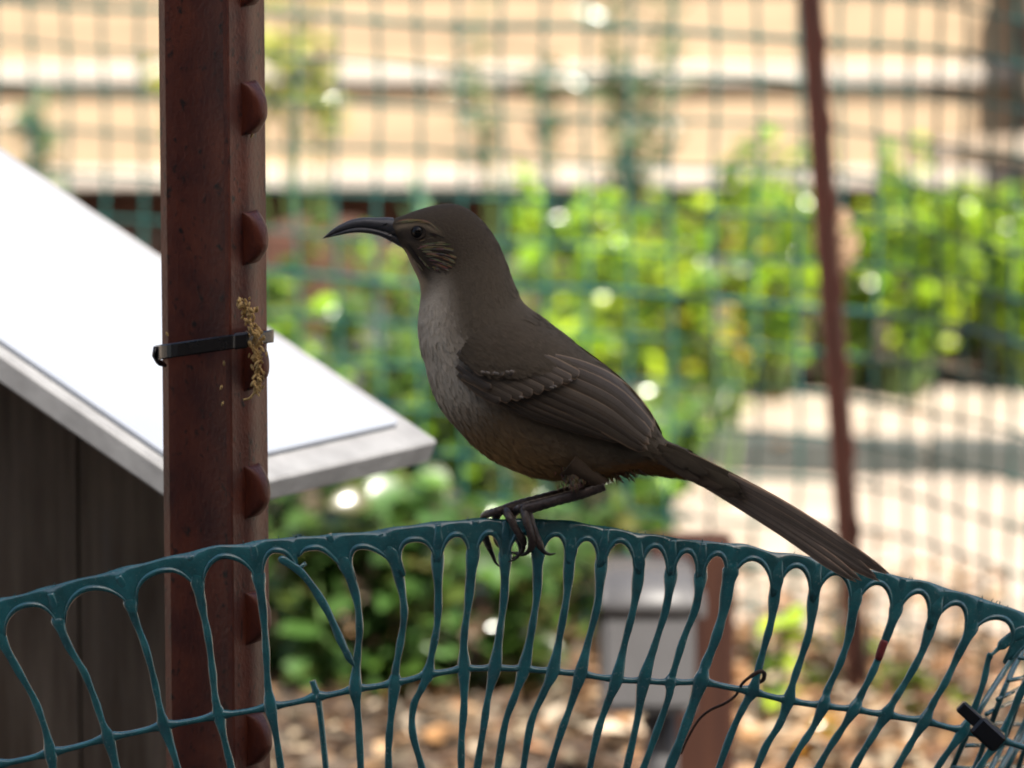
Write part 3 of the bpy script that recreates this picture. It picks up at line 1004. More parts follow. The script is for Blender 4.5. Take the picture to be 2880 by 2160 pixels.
# strand: top point, then path; node index marks where the first cross row passes
ST = [
    dict(p=[A(-40, 680), A(-20, 800), A(5, 905), A(100, 1080), A(200, 1260), A(260, 1420), A(295, 1570), A(312, 1700)], node=6),
    dict(p=[A(295, 640), A(330, 760), A(345, 820), A(400, 950), A(490, 1100), A(550, 1250), A(600, 1400), A(632, 1480), A(690, 1700)], node=7),
    dict(p=[A(690, 540), A(745, 640), A(765, 720), A(790, 800), A(850, 960), A(900, 1150), A(930, 1300), A(957, 1410), A(1020, 1600), A(1045, 1700)], node=7),
    dict(p=[A(1110, 420), A(1140, 520), A(1160, 620), A(1185, 750), A(1215, 900), A(1240, 1100), A(1255, 1250), A(1277, 1350), A(1310, 1500), A(1360, 1700)], node=7),
    dict(p=[A(1478, 360), A(1495, 470), A(1512, 570), A(1535, 750), A(1550, 950), A(1560, 1150), A(1578, 1300), A(1612, 1480), A(1645, 1700)], node=6),
    dict(p=[Bq(50, 300), Bq(110, 410), Bq(165, 515), Bq(215, 680), Bq(230, 850), Bq(218, 1000), Bq(206, 1195), Bq(222, 1350), Bq(240, 1700)], node=6),
    dict(p=[Bq(350, 290), Bq(400, 380), Bq(440, 470), Bq(480, 640), Bq(490, 780), Bq(465, 950), Bq(442, 1080), Bq(436, 1162), Bq(410, 1400), Bq(400, 1550), Bq(402, 1700)], node=7),
    dict(p=[Bq(690, 240), Bq(690, 350), Bq(685, 450), Bq(690, 680), Bq(680, 850), Bq(650, 1000), Bq(630, 1110), Bq(590, 1200), Bq(545, 1300), Bq(540, 1450), Bq(590, 1640), Bq(600, 1700)], node=6),
    dict(p=[Bq(908, 215), Bq(900, 330), Bq(885, 480), Bq(865, 700), Bq(840, 900), Bq(840, 1075), Bq(840, 1300), Bq(825, 1500), Bq(825, 1700)], node=5),
    dict(p=[Bq(1088, 215), Bq(1084, 340), Bq(1080, 450), Bq(1075, 650), Bq(1050, 850), Bq(1020, 1070), Bq(980, 1250), Bq(950, 1450), Bq(910, 1700)], node=5),
    dict(p=[Bq(1290, 215), Bq(1280, 340), Bq(1270, 450), Bq(1265, 650), Bq(1235, 850), Bq(1190, 1075), Bq(1140, 1230), Bq(1080, 1400), Bq(1030, 1700)], node=5),
    dict(p=[Bq(1480, 235), Bq(1470, 340), Bq(1455, 450), Bq(1440, 650), Bq(1400, 880), Bq(1360, 1090), Bq(1300, 1230), Bq(1230, 1400), Bq(1180, 1700)], node=5),
    dict(p=[Bq(1670, 265), Bq(1655, 370), Bq(1640, 480), Bq(1620, 700), Bq(1570, 900), Bq(1520, 1105), Bq(1460, 1300), Bq(1400, 1470), Bq(1330, 1700)], node=5),
    dict(p=[Bq(1865, 300), Bq(1860, 420), Bq(1858, 530), Bq(1830, 720), Bq(1780, 920), Bq(1730, 1140), Bq(1670, 1300), Bq(1620, 1450), Bq(1565, 1700)], node=5),
    dict(p=[Bq(2060, 330), Bq(2052, 440), Bq(2045, 550), Bq(2020, 720), Bq(1960, 920), Bq(1890, 1145), Bq(1850, 1380), Bq(1780, 1700)], node=5),
    dict(p=[Cq(205, 350), Cq(195, 460), Cq(185, 560), Cq(160, 720), Cq(90, 900), Cq(35, 1080), Cq(12, 1155), Cq(0, 1250), Cq(-80, 1480), Cq(-160, 1700)], node=6),
    dict(p=[Cq(400, 370), Cq(375, 470), Cq(350, 570), Cq(320, 750), Cq(270, 920), Cq(215, 1060), Cq(190, 1150), Cq(130, 1330), Cq(60, 1520), Cq(-10, 1700)], node=6, w=1.35),
    dict(p=[Cq(655, 410), Cq(640, 520), Cq(620, 640), Cq(600, 800), Cq(560, 950), Cq(520, 1100), Cq(490, 1210), Cq(440, 1300), Cq(370, 1450), Cq(280, 1700)], node=6),
    dict(p=[Cq(880, 450), Cq(862, 560), Cq(845, 670), Cq(825, 850), Cq(780, 1000), Cq(730, 1150), Cq(700, 1262), Cq(650, 1400), Cq(570, 1530), Cq(500, 1700)], node=6),
    dict(p=[Cq(1120, 500), Cq(1105, 600), Cq(1080, 720), Cq(1050, 900), Cq(1000, 1050), Cq(930, 1200), Cq(905, 1292), Cq(840, 1430), Cq(760, 1550), Cq(680, 1700)], node=6),
    dict(p=[Cq(1370, 550), Cq(1345, 650), Cq(1320, 760), Cq(1270, 900), Cq(1200, 1080), Cq(1130, 1220), Cq(1085, 1312), Cq(1020, 1420), Cq(940, 1540), Cq(850, 1700)], node=6, red=True),
    dict(p=[Cq(1600, 610), Cq(1570, 710), Cq(1540, 800), Cq(1480, 980), Cq(1400, 1130), Cq(1320, 1260), Cq(1270, 1345), Cq(1200, 1460), Cq(1120, 1590), Cq(1060, 1700)], node=6),
    dict(p=[Cq(1825, 680), Cq(1790, 780), Cq(1755, 870), Cq(1690, 1000), Cq(1620, 1150), Cq(1550, 1270), Cq(1495, 1380), Cq(1430, 1490), Cq(1370, 1590), Cq(1310, 1700)], node=6),
    dict(p=[Cq(2150, 790), Cq(2080, 850), Cq(1990, 905), Cq(1900, 985), Cq(1868, 1020), Cq(1840, 1150), Cq(1780, 1320), Cq(1722, 1440), Cq(1620, 1580), Cq(1540, 1700)], node=7, w=.9, thin=3),
    dict(p=[Cq(2330, 900), Cq(2230, 1000), Cq(2130, 1110), Cq(2060, 1210), Cq(1985, 1380), Cq(1932, 1490), Cq(1850, 1600), Cq(1790, 1700)], node=5),
    dict(p=[Cq(2520, 1000), Cq(2420, 1130), Cq(2320, 1280), Cq(2220, 1440), Cq(2170, 1560), Cq(2100, 1700)], node=4),
]
nm = thing('plastic_mesh', at(1440, 2160, 3.0) * 1.0, 'dark teal plastic mesh edge the bird is perched on', 'mesh fence')
nm.location = Vector((0, at(1440, 2160, 3.0).y, 0))
UPV = UP


def pv(p, off=0.0): return at(p[0], p[1], md(p[0], p[1]) + off)


PXM = K * 3.0
r5 = random.Random(5)
NODES = []
for i, s in enumerate(ST):
    P = s['p']
    n_ = (len(P) - 1) * 6 + 1
    dn = dense(P, n_)
    nodet = s['node'] * 6
    w0 = s.get('w', 1.0)
    pts, rad = [], []
    ph = r5.uniform(0, 6)
    # start the strand inside the rim plate
    for q in range(0, n_):
        x, y = dn[q]
        t = q - nodet
        w = 10.6 * w0
        w += 8.5 * math.exp(-((q - 10) / 5.5) ** 2)
        w += 9.0 * math.exp(-(t / 2.8) ** 2)
        w *= 1 + 0.10 * math.sin(q * 0.9 + ph) * (1 if abs(t) > 4 else 0)
        if s.get('thin') and abs(q - s['thin'] * 6) < 3: w *= .55
        wob = 0.0006 * math.sin(q * .5 + ph)
        pts.append(pv((x, y), wob))
        rad.append((w * PXM * .98, (max(5.5, w * .62) if q > 15 else 9.2 + max(0, q - 10) * .2) * PXM))
    # on down to the ground, out of the picture
    last = pts[-1]
    for j in range(1, 7):
        z = last.z * (1 - j / 6.0)
        pts.append(Vector((last.x + (last.x - pts[-2].x) * 0, last.y + 0.004 * j, z - 0.004)))
        rad.append((10.6 * PXM, 7 * PXM))
    v, f = tube(pts, rad, 14, flat=(0, 1, 0), sq=.62)
    so_ = obj('strand', v, f, M['plastic'], nm)
    if s.get('thin'): so_['label'] = 'kinked thin strand near the right end'
    if s.get('red'):
        c = [pv(q, -0.0004) for q in dense([Cq(1262, 915), Cq(1245, 960), Cq(1222, 1030)], 6)]
        v, f = tube(c, [(9.5 * PXM, 8.5 * PXM), (12.0 * PXM, 8.5 * PXM), (12 * PXM, 8.8 * PXM), (12 * PXM, 8.8 * PXM), (11.6 * PXM, 8.5 * PXM), (9.5 * PXM, 8 * PXM)], 10, flat=(0, 1, 0))
        obj('red_paint', v, f, M['red_paint'], so_)
    NODES.append(P[s['node']])
# cross rows
row = NODES[:5] + [A(1850, 1243)] + NODES[5:]
row = [(-200, 2200), A(-20, 1640)] + row + [(3040, 2140)]


def bar(a, b, drop=0.0):
    pts, rad = [], []
    for q in range(13):
        t = q / 12
        x, y = a[0] + (b[0] - a[0]) * t, a[1] + (b[1] - a[1]) * t + 3.0 * math.sin(math.pi * t) * drop
        w = 9.6 + 9.0 * (math.exp(-(t / .17) ** 2) + math.exp(-((1 - t) / .17) ** 2))
        pts.append(pv((x, y), 0.0004))
        rad.append((w * PXM * .95, 10.5 * PXM))
    return tube(pts, rad, 14, flat=(0, 1, 0), sq=1.0)


for a, b in zip(row, row[1:]):
    v, f = bar(a, b, 1)
    obj('crossbar', v, f, M['plastic'], nm)
for zz in (0.27, 0.19, 0.11, 0.03):
    pts = []
    for x in range(-200, 3100, 60):
        p = at(x, 2160, 3.02)
        pts.append(Vector((p.x, p.y + .01, zz)))
    v, f = tube(pts, (0.0013, 0.0012), 6, flat=(0, 1, 0))
    obj('crossbar', v, f, M['plastic'], nm)
# torn strand and its stub
tp = [A(1625, 432), A(1690, 470), A(1780, 545), A(1900, 725), A(1980, 900), A(2030, 1005), A(2068, 1065)]
dn = dense(tp, 31)
ww = [4, 9, 12, 13, 12.5, 12] + [11.5 + 1.2 * math.sin(i) for i in range(19)] + [12, 11, 9, 6.5, 4.5, 2.5]
pts = [pv(p, -0.004 + 0.003 * (i / 30)) for i, p in enumerate(dn)]
v, f = tube(pts, [(w * PXM, w * .6 * PXM) for w in ww[:31]], 9, flat=(0, 1, 0))
obj('torn_strand', v, f, M['plastic'], nm, label='torn strand hanging diagonally across a gap')
tp = [A(1822, 1150), A(1835, 1190), A(1850, 1243), A(1862, 1300), A(1880, 1450), A(1905, 1700)]
dn = dense(tp, 26)
pts = [pv(p) for p in dn] + [Vector((pv(dn[-1]).x, pv(dn[-1]).y + .02, 0))]
v, f = tube(pts, [((9.5 + 5 * math.exp(-((i - 10) / 3.0) ** 2)) * PXM, 7.5 * PXM) for i in range(26)] + [(10 * PXM, 7 * PXM)], 9, flat=(0, 1, 0))
obj('strand_stub', v, f, M['plastic'], nm, label='snapped strand stub standing above the cross row')

# rim plate with an arch between each pair of strands
J = []   # junctions: x at rim top, slope dx/dy, arch drop
for i, s in enumerate(ST):
    (x0, y0), (x1, y1) = s['p'][0], s['p'][2]
    J.append([x0, min(.75, max(-.72, (x1 - x0) / max(20.0, (y1 - y0)))), None])
J.insert(5, [A(1715, 310)[0], 0.15, 'torn'])
J = [[-200, .45, None]] + J + [[3120, -.6, None]]
V, F = [], []
beads = []
NT = 20
TH = 0.0013
for i in range(len(J) - 1):
    x0, s0, k0 = J[i]
    x1, s1, k1 = J[i + 1]
    hw = 8.5
    gap = x1 - x0
    cols = []
    u = (x0 + x1) / 2
    rh = 34 if u < 900 else (41 if u < 1700 else 33)
    drop = min(92, 42 + gap * 0.42)
    al, ar = drop, drop
    if k0: al = 24
    if k1: ar = 62
    arch = []
    for q in range(NT + 1):
        t = q / NT
        sslope = s0 + (s1 - s0) * t
        x = x0 + gap * t
        ty = rim_y(x) + 1.5 * math.sin(x * .05)
        inner = (abs(x - x0) < hw) or (abs(x1 - x) < hw)
        tt = min(max((x - x0 - hw) / max(1.0, gap - 2 * hw), 0), 1)
        c = abs(2 * tt - 1)
        am = al if tt < .5 else ar
        d = am * (1 - (max(0.0, 1 - c ** 2.1)) ** 0.5)
        by = ty + rh + d
        arch.append((x + sslope * (by - ty), by))
        cols.append(((x, ty), (x + sslope * (by - ty), by)))
    n0 = len(V)
    for (a, b) in cols:
        for q in range(5):
            t = q / 4
            p = (a[0] + (b[0] - a[0]) * t, a[1] + (b[1] - a[1]) * t)
            th = TH * (0.75 if q == 0 else 1.0)
            V.append(pv(p, -th)); V.append(pv(p, th))
    C = 10
    for q in range(NT):
        for j in range(4):
            a0 = n0 + q * C + j * 2
            b0 = n0 + (q + 1) * C + j * 2
            F.append((a0, b0, b0 + 2, a0 + 2))
            F.append((a0 + 1, a0 + 3, b0 + 3, b0 + 1))
        F.append((n0 + q * C, n0 + q * C + 1, n0 + (q + 1) * C + 1, n0 + (q + 1) * C))
        F.append((n0 + q * C + 8, n0 + (q + 1) * C + 8, n0 + (q + 1) * C + 9, n0 + q * C + 9))
    # raised bead around the arch
    bp = arch[1:-1]
    if k1:
        bp = arch[1:-1] + [(A(1785, 470)[0], A(1785, 470)[1])]
    pts = [pv((x, y - 3), -0.0006) for (x, y) in bp]
    m_ = len(pts)
    rad = []
    for q in range(m_):
        c = math.sin(math.pi * (q + .5) / m_)
        w = 0.6 + 9.5 * c ** .7
        if k1 and q > m_ * .6: w = 9.5 - 4 * (q - m_ * .6) / (m_ * .4)
        rad.append((w * PXM, (0.8 + 13.2 * c ** .6) * PXM))
    beads.append((pts, rad))
v_ = V
obj('top_rim', V, F, M['plastic'], nm)
for pts, rad in beads:
    v, f = tube(pts, rad, 8, flat=(0, 1, 0))
    obj('arch_bead', v, f, M['plastic'], nm)
# frayed plastic whiskers on the cut edge
mb = MB()
for i in range(60):
    x = r5.uniform(0, 2880) if i > 14 else A(1740, 310)[0] + r5.uniform(-12, 12)
    y = rim_y(x)
    L = r5.uniform(4, 12)
    a = pv((x, y + 2), r5.uniform(-.001, .001)); b = pv((x + r5.uniform(-8, 8), y - L * .7), r5.uniform(-.002, .001))
    v, f = tube([a, (a + b) / 2 + Vector((0, 0, .0003)), b], [.00022, .00018, .0001], 4)
    mb.add(v, f)
mb.build('frayed_edge', M['plastic'], nm, kind='stuff')

# second sheet turning away at the right-hand corner
cm = thing('mesh_corner', Vector((at(2880, 2000, 3.2).x, at(2880, 2000, 3.2).y, 0)), 'pale edge-on mesh sheet overlapping behind the right corner of the perch mesh', 'mesh fence')
r9 = random.Random(9)
for i in range(11):
    pts = []
    x_off = i * 21
    for j in range(15):
        t = j / 14
        y = 1750 + 560 * t
        x = 2925 + x_off * .8 - 330 * (t - .0) * (1 - .10 * i) - 24 * math.sin(t * 4 + i)
        pts.append(at(x, y, 3.08 + 0.022 * i + .01 * math.sin(j * .7 + i)))
    pts.append(Vector((pts[-1].x, pts[-1].y + .01, 0)))
    v, f = tube(pts, [(9.0 * PXM, 6 * PXM)] * 16, 7, flat=(0, 1, 0)); obj('strand', v, f, M['plastic'], cm)
for j in range(9):
    y = 1850 + 52 * j
    pts = []
    for i in range(9):
        t = i / 8
        x = 2925 - 330 * ((y - 1750) / 560) + t * 300
        pts.append(at(x, y - 70 * t + 14 * math.sin(t * 7 + j), 3.085 + 0.2 * t))
    v, f = tube(pts, (7.0 * PXM, 6 * PXM), 7, flat=(0, 1, 0)); obj('crossbar', v, f, M['plastic'], cm)

# black tie at that corner
z2 = thing('zip_tie', at(2757, 2040, 3.02), 'short black zip tie clamping the mesh sheets at the lower right corner', 'zip tie', 'black zip ties')
p0, p1 = (2713, 1998), (2798, 2075)
c0, c1 = at(*p0, 3.016), at(*p1, 3.018)
ax = (c1 - c0)
sd = ax.cross(Vector((0, 1, 0))).normalized()
v, f = box_vf(c0 - sd * .0030 - ax * .15, ax * .80, sd * .0060, Vector((0, .005, 0)), .0008); obj('strap', v, f, M['black_plastic'], z2, smooth=False)
v, f = box_vf(c0 + ax * .42 - sd * .0058 - Vector((0, .002, 0)), ax * .80, sd * .0098, Vector((0, .010, 0)), .0014); obj('head', v, f, M['black_plastic'], z2, smooth=False)

# dry tendril hooked over the mesh
td = thing('dry_tendril', at(2130, 1900, 2.99), 'dry brown curled tendril hooked over the mesh cross row', 'twig')
tp = [(2128, 1922), (2146, 1912), (2150, 1896), (2140, 1888), (2120, 1897), (2095, 1915), (2083, 1930), (2070, 1955), (2040, 1978), (1998, 1997), (1965, 2025), (1935, 2075), (1915, 2120)]
do = [.004, .0, -.006, -.009, -.009, -.007, .0, .006, .008, .010, .012, .014, .016]
dn = dense([(a[0], a[1], b) for a, b in zip(tp, do)], 60)
v, f = tube([at(x, y, md(x, y) + o_) for x, y, o_ in dn], [(.0010 if i < 22 else .0009 - .000006 * i) for i in range(60)], 7)
obj('vine', v, f, M['twig'], td)

# ------------------------------------------------------------------ the bird
BD = 3.0
RG = [  # top point, bottom point (photo outline), half width in px
    ((1098, 618), (1126, 690), 24), ((1135, 605), (1142, 712), 40), ((1176, 590), (1153, 737), 56), ((1224, 577), (1163, 758), 66),
    ((1271, 573), (1173, 778), 72), ((1315, 587), (1180, 799), 75), ((1360, 624), (1183, 826), 79), ((1396, 674), (1181, 852), 84),
    ((1421, 728), (1178, 880), 95), ((1447, 797), (1176, 917), 110), ((1471, 849), (1180, 969), 125), ((1521, 889), (1193, 1017), 139),
    ((1590, 941), (1211, 1086), 149), ((1650, 992), (1237, 1143), 153), ((1688, 1018), (1284, 1205), 151), ((1722, 1047), (1341, 1263), 146),
    ((1756, 1078), (1400, 1303), 138), ((1790, 1115), (1465, 1331), 126), ((1820, 1155), (1531, 1345), 112), ((1846, 1198), (1600, 1349), 97),
    ((1868, 1232), (1680, 1340), 78), ((1893, 1247), (1755, 1330), 60), ((1925, 1262), (1830, 1334), 47), ((1962, 1282), (1895, 1342), 36), ((1995, 1300), (1950, 1350), 24)]
RGf = [(t[0], t[1], b[0], b[1], w) for t, b, w in RG]
NR = len(RGf)


def body_pt(u, a):
    """Point on the body: u along head->tail, angle a (0 = back line, pi = belly line, 0..pi = near side)."""
    tx, ty, bx, by, w = cr(RGf, u)
    c, s = math.cos(a), math.sin(a)
    cc = math.copysign(abs(c) ** 0.94, c)
    ss = math.copysign(abs(s) ** 0.94, s)
    m = 0.5 - 0.5 * cc
    # widest a little below the middle on the trunk
    px, py = tx + (bx - tx) * m, ty + (by - ty) * m
    return px, py, BD - ss * w * K * BD


def body_w(u, a):
    return at(*body_pt(u, a))


NU, NA = 190, 104
V, F, Cc = [], [], []


def sm(a, b, x):
    t = min(max((x - a) / (b - a), 0), 1)
    return t * t * (3 - 2 * t)


def mixc(a, b, t): return tuple(p + (q - p) * t for p, q in zip(a, b))


BACK, CROWN = (0.105, 0.083, 0.056), (0.068, 0.052, 0.035)
BREAST, BELLY, VENT = (0.50, 0.435, 0.335), (0.36, 0.215, 0.088), (0.28, 0.135, 0.045)
FLANK, THROAT, BUFF, DARK = (0.185, 0.130, 0.077), (0.36, 0.27, 0.17), (0.29, 0.22, 0.135), (0.030, 0.022, 0.017)


def pigment(u, a, px, py):
    t = 0.5 - 0.5 * math.cos(a)
    c = mixc(CROWN, BACK, sm(5, 9, u))
    # breast and belly
    lower = sm(.55, .92, t)
    br = mixc(BREAST, FLANK, sm(12.0, 14.5, u))
    br = mixc(br, BELLY, sm(13.5, 15.5, u) * sm(.6, 1.0, t))
    br = mixc(br, VENT, sm(18.5, 20.5, u))
    lw = sm(.5, .85, t) if u < 12 else sm(.45, .8, t)
    c = mixc(c, br, lw * sm(4.6, 8.6, u))
    if u < 7.5:
        c = mixc(c, THROAT, sm(.80, .97, t) * sm(.3, 1.5, u) * (1 - sm(5.2, 7.5, u)))
    # face
    if u < 6.5:
        ex, ey = px - 1176, py - 654
        # pale line over the eye
        yl = 634 + 0.0035 * (px - 1178) ** 2 + (px - 1178) * .10
        if 1102 < px < 1250 and ey < 10:
            c = mixc(c, BUFF, .62 * math.exp(-((py - yl) / 7.0) ** 2) * sm(1102, 1122, px) * (1 - sm(1225, 1250, px)))
        # dark lores and eye line
        if px < 1180:
            c = mixc(c, DARK, .55 * math.exp(-((py - 664) / 12.0) ** 2) * sm(1095, 1120, px))
        c = mixc(c, DARK, .6 * math.exp(-(ex * ex / 900.0 + ey * ey / 500.0)))
        # malar stripe
        dl = abs((px - 1150) * .86 - (py - 692) * .5)
        if 685 < py < 800: c = mixc(c, DARK, .75 * math.exp(-(dl / 9.0) ** 2) * (1 - sm(770, 800, py)))
        # streaked cheek
        if 1165 < px < 1300 and 668 < py < 775:
            q = (py - 715) + .30 * (px - 1230) + 9 * math.sin((px - 1165) / 60.0)
            wv = math.sin(q / 15.0 * 6.283)
            m = math.exp(-(((px - 1232) / 48.0) ** 4 + ((py - 716) / 42.0) ** 4))
            c = mixc(c, DARK, .38 * m)
    return c


for i in range(NU + 1):
    u = (NR - 1) * i / NU
    for k in range(NA):
        a = 2 * math.pi * k / NA
        px, py, d = body_pt(u, a)
        V.append(at(px, py, d))
        Cc.append(pigment(u, a, px, py))
for i in range(NU):
    for k in range(NA):
        k2 = (k + 1) % NA
        F.append((i * NA + k, i * NA + k2, (i + 1) * NA + k2, (i + 1) * NA + k))
F.append(tuple(range(NA - 1, -1, -1)))
F.append(tuple(NU * NA + k for k in range(NA)))
bird = thing('bird', at(1440, 1470, 3.0), 'grey brown bird with a long curved bill perched on the teal mesh', 'bird')
obj('body', V, F, M['body'], bird, cols=Cc)
bvh = BVHTree.FromPolygons([tuple(v) for v in V], F)


def hit(px, py):
    r_ = ray(px, py)
    h = bvh.ray_cast(CAM, r_)
    return (h[0] - CAM).dot(FWD) if h[0] is not None else None


def sdepth(px, py):
    """Depth of the near body surface seen at a photo pixel; past the outline, the outline's own depth."""
    d = hit(px, py)
    if d is not None: return d
    cx, cy = 1560, 1130
    for k in range(1, 40):
        t = k / 60.0
        d = hit(px + (cx - px) * t, py + (cy - py) * t)
        if d is not None: return d
    return BD


# soft contour feathers lying along the body
rf_ = random.Random(11)
pv_, pf_, pc_, pn_ = [], [], [], []
areas = []
cells = []
for i in range(NU):
    for k in range(NA):
        a_, b_, c_ = V[i * NA + k], V[(i + 1) * NA + k], V[i * NA + (k + 1) % NA]
        areas.append(((b_ - a_).cross(c_ - a_)).length)
        cells.append((i, k))
head_boost = [ar * (3.2 if c[0] < NU * .3 else 1.0) for ar, c in zip(areas, cells)]
for (i, k) in rf_.choices(cells, weights=head_boost, k=19000):
    u = (NR - 1) * (i + rf_.random()) / NU
    a = 2 * math.pi * (k + rf_.random()) / NA
    if u < .25: continue
    p = body_w(u, a)
    du = (body_w(min(u + .08, NR - 1), a) - body_w(max(u - .08, 0), a)).normalized()
    da = (body_w(u, a + .05) - body_w(u, a - .05)).normalized()
    n = da.cross(du).normalized()
    if n.dot(p - at(*[(q + w) / 2 for q, w in zip(body_pt(u, 0)[:2], body_pt(u, math.pi)[:2])], BD)) < 0: n = -n
    px, py, dd_ = body_pt(u, a)
    # keep the eye clear
    if math.hypot(px - 1176, py - 654) < 25 and math.sin(a) > 0: continue
    tail = sm(3, 11, u)
    L = (0.0021 + 0.0037 * tail) * rf_.uniform(.75, 1.3)
    w = (0.00038 + 0.00052 * tail) * rf_.uniform(.8, 1.3)
    tt = .5 - .5 * math.cos(a)
    fluff = 0.05 + 0.10 * rf_.random() + (.22 * rf_.random() if (u > 17 and tt > .75) else 0)
    ang = rf_.gauss(0, .14)
    d = (du * math.cos(ang) + da * math.sin(ang)).normalized()
    q = n.cross(d).normalized()
    base = p - n * 0.0003
    d2_ = (d + n * fluff).normalized()
    v0 = len(pv_)
    pts = [base - q * w * .5, base + q * w * .5, base + d2_ * L * .55 - q * w, base + d2_ * L * .55 + q * w, base + d2_ * L - n * L * .04]
    pv_ += pts
    pf_ += [(v0 + 2, v0 + 3, v0 + 1, v0), (v0 + 4, v0 + 3, v0 + 2)]
    c = pigment(u, a, px, py)
    j = rf_.uniform(.90, 1.10)
    c = tuple(q_ * j for q_ in c)
    pc_ += [c, c, c, c, tuple(q_ * 1.05 for q_ in c)]
    n2 = (n + d * rf_.uniform(-.08, .08) + q * rf_.uniform(-.12, .12)).normalized()
    pn_ += [n2] * 5
obj('contour_feathers', pv_, pf_, M['plumage'], bird, cols=pc_, normals=pn_, kind='stuff')

# loose tufts under the vent
mb = MB()
for i in range(110):
    x = rf_.uniform(1690, 1800)
    y = 1345 - (x - 1690) * .13 + rf_.uniform(-14, 2)
    d = BD + rf_.uniform(-.007, .007)
    a = at(x, y - 12, d)
    b = at(x + rf_.uniform(6, 34), y + rf_.uniform(2, 24) * (1 if x < 1765 else .4), d + rf_.uniform(-.002, .002))
    v, f = tube([a, (a + b) / 2 + Vector((0, 0, -.0006)), b], [.0005, .0004, .0001], 4)
    mb.add(v, f, tuple(q * rf_.uniform(.8, 1.3) for q in (0.19, 0.125, 0.065)))
mb.build('vent_tuft', M['plumage'], bird, kind='stuff')


# flight feathers -------------------------------------------------
def feather(name, P, W, off, col, parent, depth=None, tip=.8, rows=16, label=None, base_w=.55, cup=0.0006, skew=0.0, thick=0.0002, m=None, pw=(2.2, .5)):
    """P: photo-plane path; W half width in px; off: metres in front of the body surface (two numbers: base, tip)."""
    ND = 7
    dn = dense(P, rows + 1)
    V, U = [], []
    for i, (x, y) in enumerate(dn):
        t = i / rows
        x2, y2 = dn[min(i + 1, rows)]
        x1, y1 = dn[max(i - 1, 0)]
        l = math.hypot(x2 - x1, y2 - y1) or 1
        nx_, ny_ = -(y2 - y1) / l, (x2 - x1) / l
        w = W * (base_w + (1 - base_w) * min(1, t / .45))
        if t > tip: w *= max(0.0, 1 - ((t - tip) / (1 - tip)) ** pw[0]) ** pw[1]
        w = max(w, .6)
        for k in range(ND):
            q = -1 + 2 * k / (ND - 1)
            qx, qy = x + nx_ * w * (q + skew), y + ny_ * w * (q + skew)
            if depth is None:
                dep = sdepth(qx, qy)
                cdep = sdepth(x, y)
                dep = cdep + (dep - cdep) * .75
            else:
                dep = depth(qx, qy, t, q)
            o_ = off[0] + (off[1] - off[0]) * t
            if depth is None: o_ *= .3 + .7 * sm(0, .012, BD - cdep)
            V.append(at(qx, qy, dep - o_ - cup * (1 - q * q)))
            U.append((t, k / (ND - 1)))
    F = []
    for i in range(rows):
        for k in range(ND - 1):
            F.append((i * ND + k, i * ND + k + 1, (i + 1) * ND + k + 1, (i + 1) * ND + k))
    # underside, a hair behind
    n0 = len(V)
    V += [v + Vector((0, thick, 0)) for v in V]
    U += U[:]
    F += [tuple(n0 + q for q in f[::-1]) for f in F[:]]
    return obj(name, V, F, m or M['feather'], parent, cols=[col] * len(V), uvs=U, label=label)


DKB = (0.066, 0.049, 0.034)
MDB = (0.098, 0.075, 0.053)
rw = random.Random(3)


def jit(c): j = rw.uniform(.86, 1.14); return tuple(q * j for q in c)


wing = bpy.data.objects.new('wing', None)
COL.objects.link(wing)
wing.parent = bird
wing.location = (0, 0, 0)
# primaries, lowest first
prim = [
    ([(1380, 1118), (1465, 1160), (1574, 1194), (1655, 1222)], 9),
    ([(1385, 1108), (1480, 1155), (1600, 1195), (1700, 1233)], 10),
    ([(1395, 1100), (1500, 1150), (1630, 1200), (1745, 1243)], 11),
    ([(1410, 1092), (1520, 1140), (1655, 1195), (1785, 1250)], 12),
    ([(1430, 1084), (1540, 1128), (1670, 1185), (1800, 1254)], 13),
    ([(1450, 1074), (1560, 1115), (1690, 1175), (1812, 1256)], 14),
]
for i, (P, w) in enumerate(prim):
    feather('primary', P, w, (0.0022 + .00035 * i, 0.0026 + .0004 * i), jit(DKB), wing, tip=.78)
sec = [
    ([(1450, 1085), (1560, 1128), (1690, 1192), (1822, 1267)], 21),
    ([(1470, 1062), (1580, 1100), (1710, 1165), (1826, 1250)], 20),
    ([(1500, 1040), (1600, 1072), (1725, 1135), (1832, 1232)], 20),
    ([(1530, 1020), (1625, 1050), (1740, 1112), (1838, 1214)], 19),
    ([(1560, 1004), (1650, 1034), (1752, 1092), (1842, 1200)], 17),
]
for i, (P, w) in enumerate(sec):
    feather('secondary', P, w, (0.0036 + .0004 * i, 0.0044 + .0005 * i), jit(MDB), wing, tip=.84)
gc = [(1438, 1124), (1468, 1118), (1498, 1110), (1528, 1100), (1556, 1089), (1582, 1080), (1606, 1070), (1628, 1058)]
for i, (x, y) in enumerate(gc):
    P = [(x - 138, y - 66), (x - 85, y - 44), (x - 35, y - 18), (x, y)]
    feather('greater_covert', P, 17, (0.0026 + .0002 * i, 0.0058 + .0003 * i), jit(MDB), wing, tip=.84)
for (tx, ty, bx, by, w) in ((1408, 1130, 1288, 1052, 13), (1382, 1092, 1284, 1030, 12)):
    P = [(bx, by), (bx + (tx - bx) * .35, by + (ty - by) * .45), (bx + (tx - bx) * .7, by + (ty - by) * .8), (tx, ty)]
    feather('alula', P, w, (0.0012, 0.0058), jit(DKB), wing, tip=.86)
mc = [(1366, 1051), (1388, 1054), (1415, 1056), (1444, 1054)]
for i, (x, y) in enumerate(mc):
    P = [(x - 78, y - 62), (x - 46, y - 40), (x - 18, y - 16), (x, y)]
    feather('median_covert', P, 17, (0.0020, 0.0064 + .0001 * i), jit(MDB), wing, tip=.72)
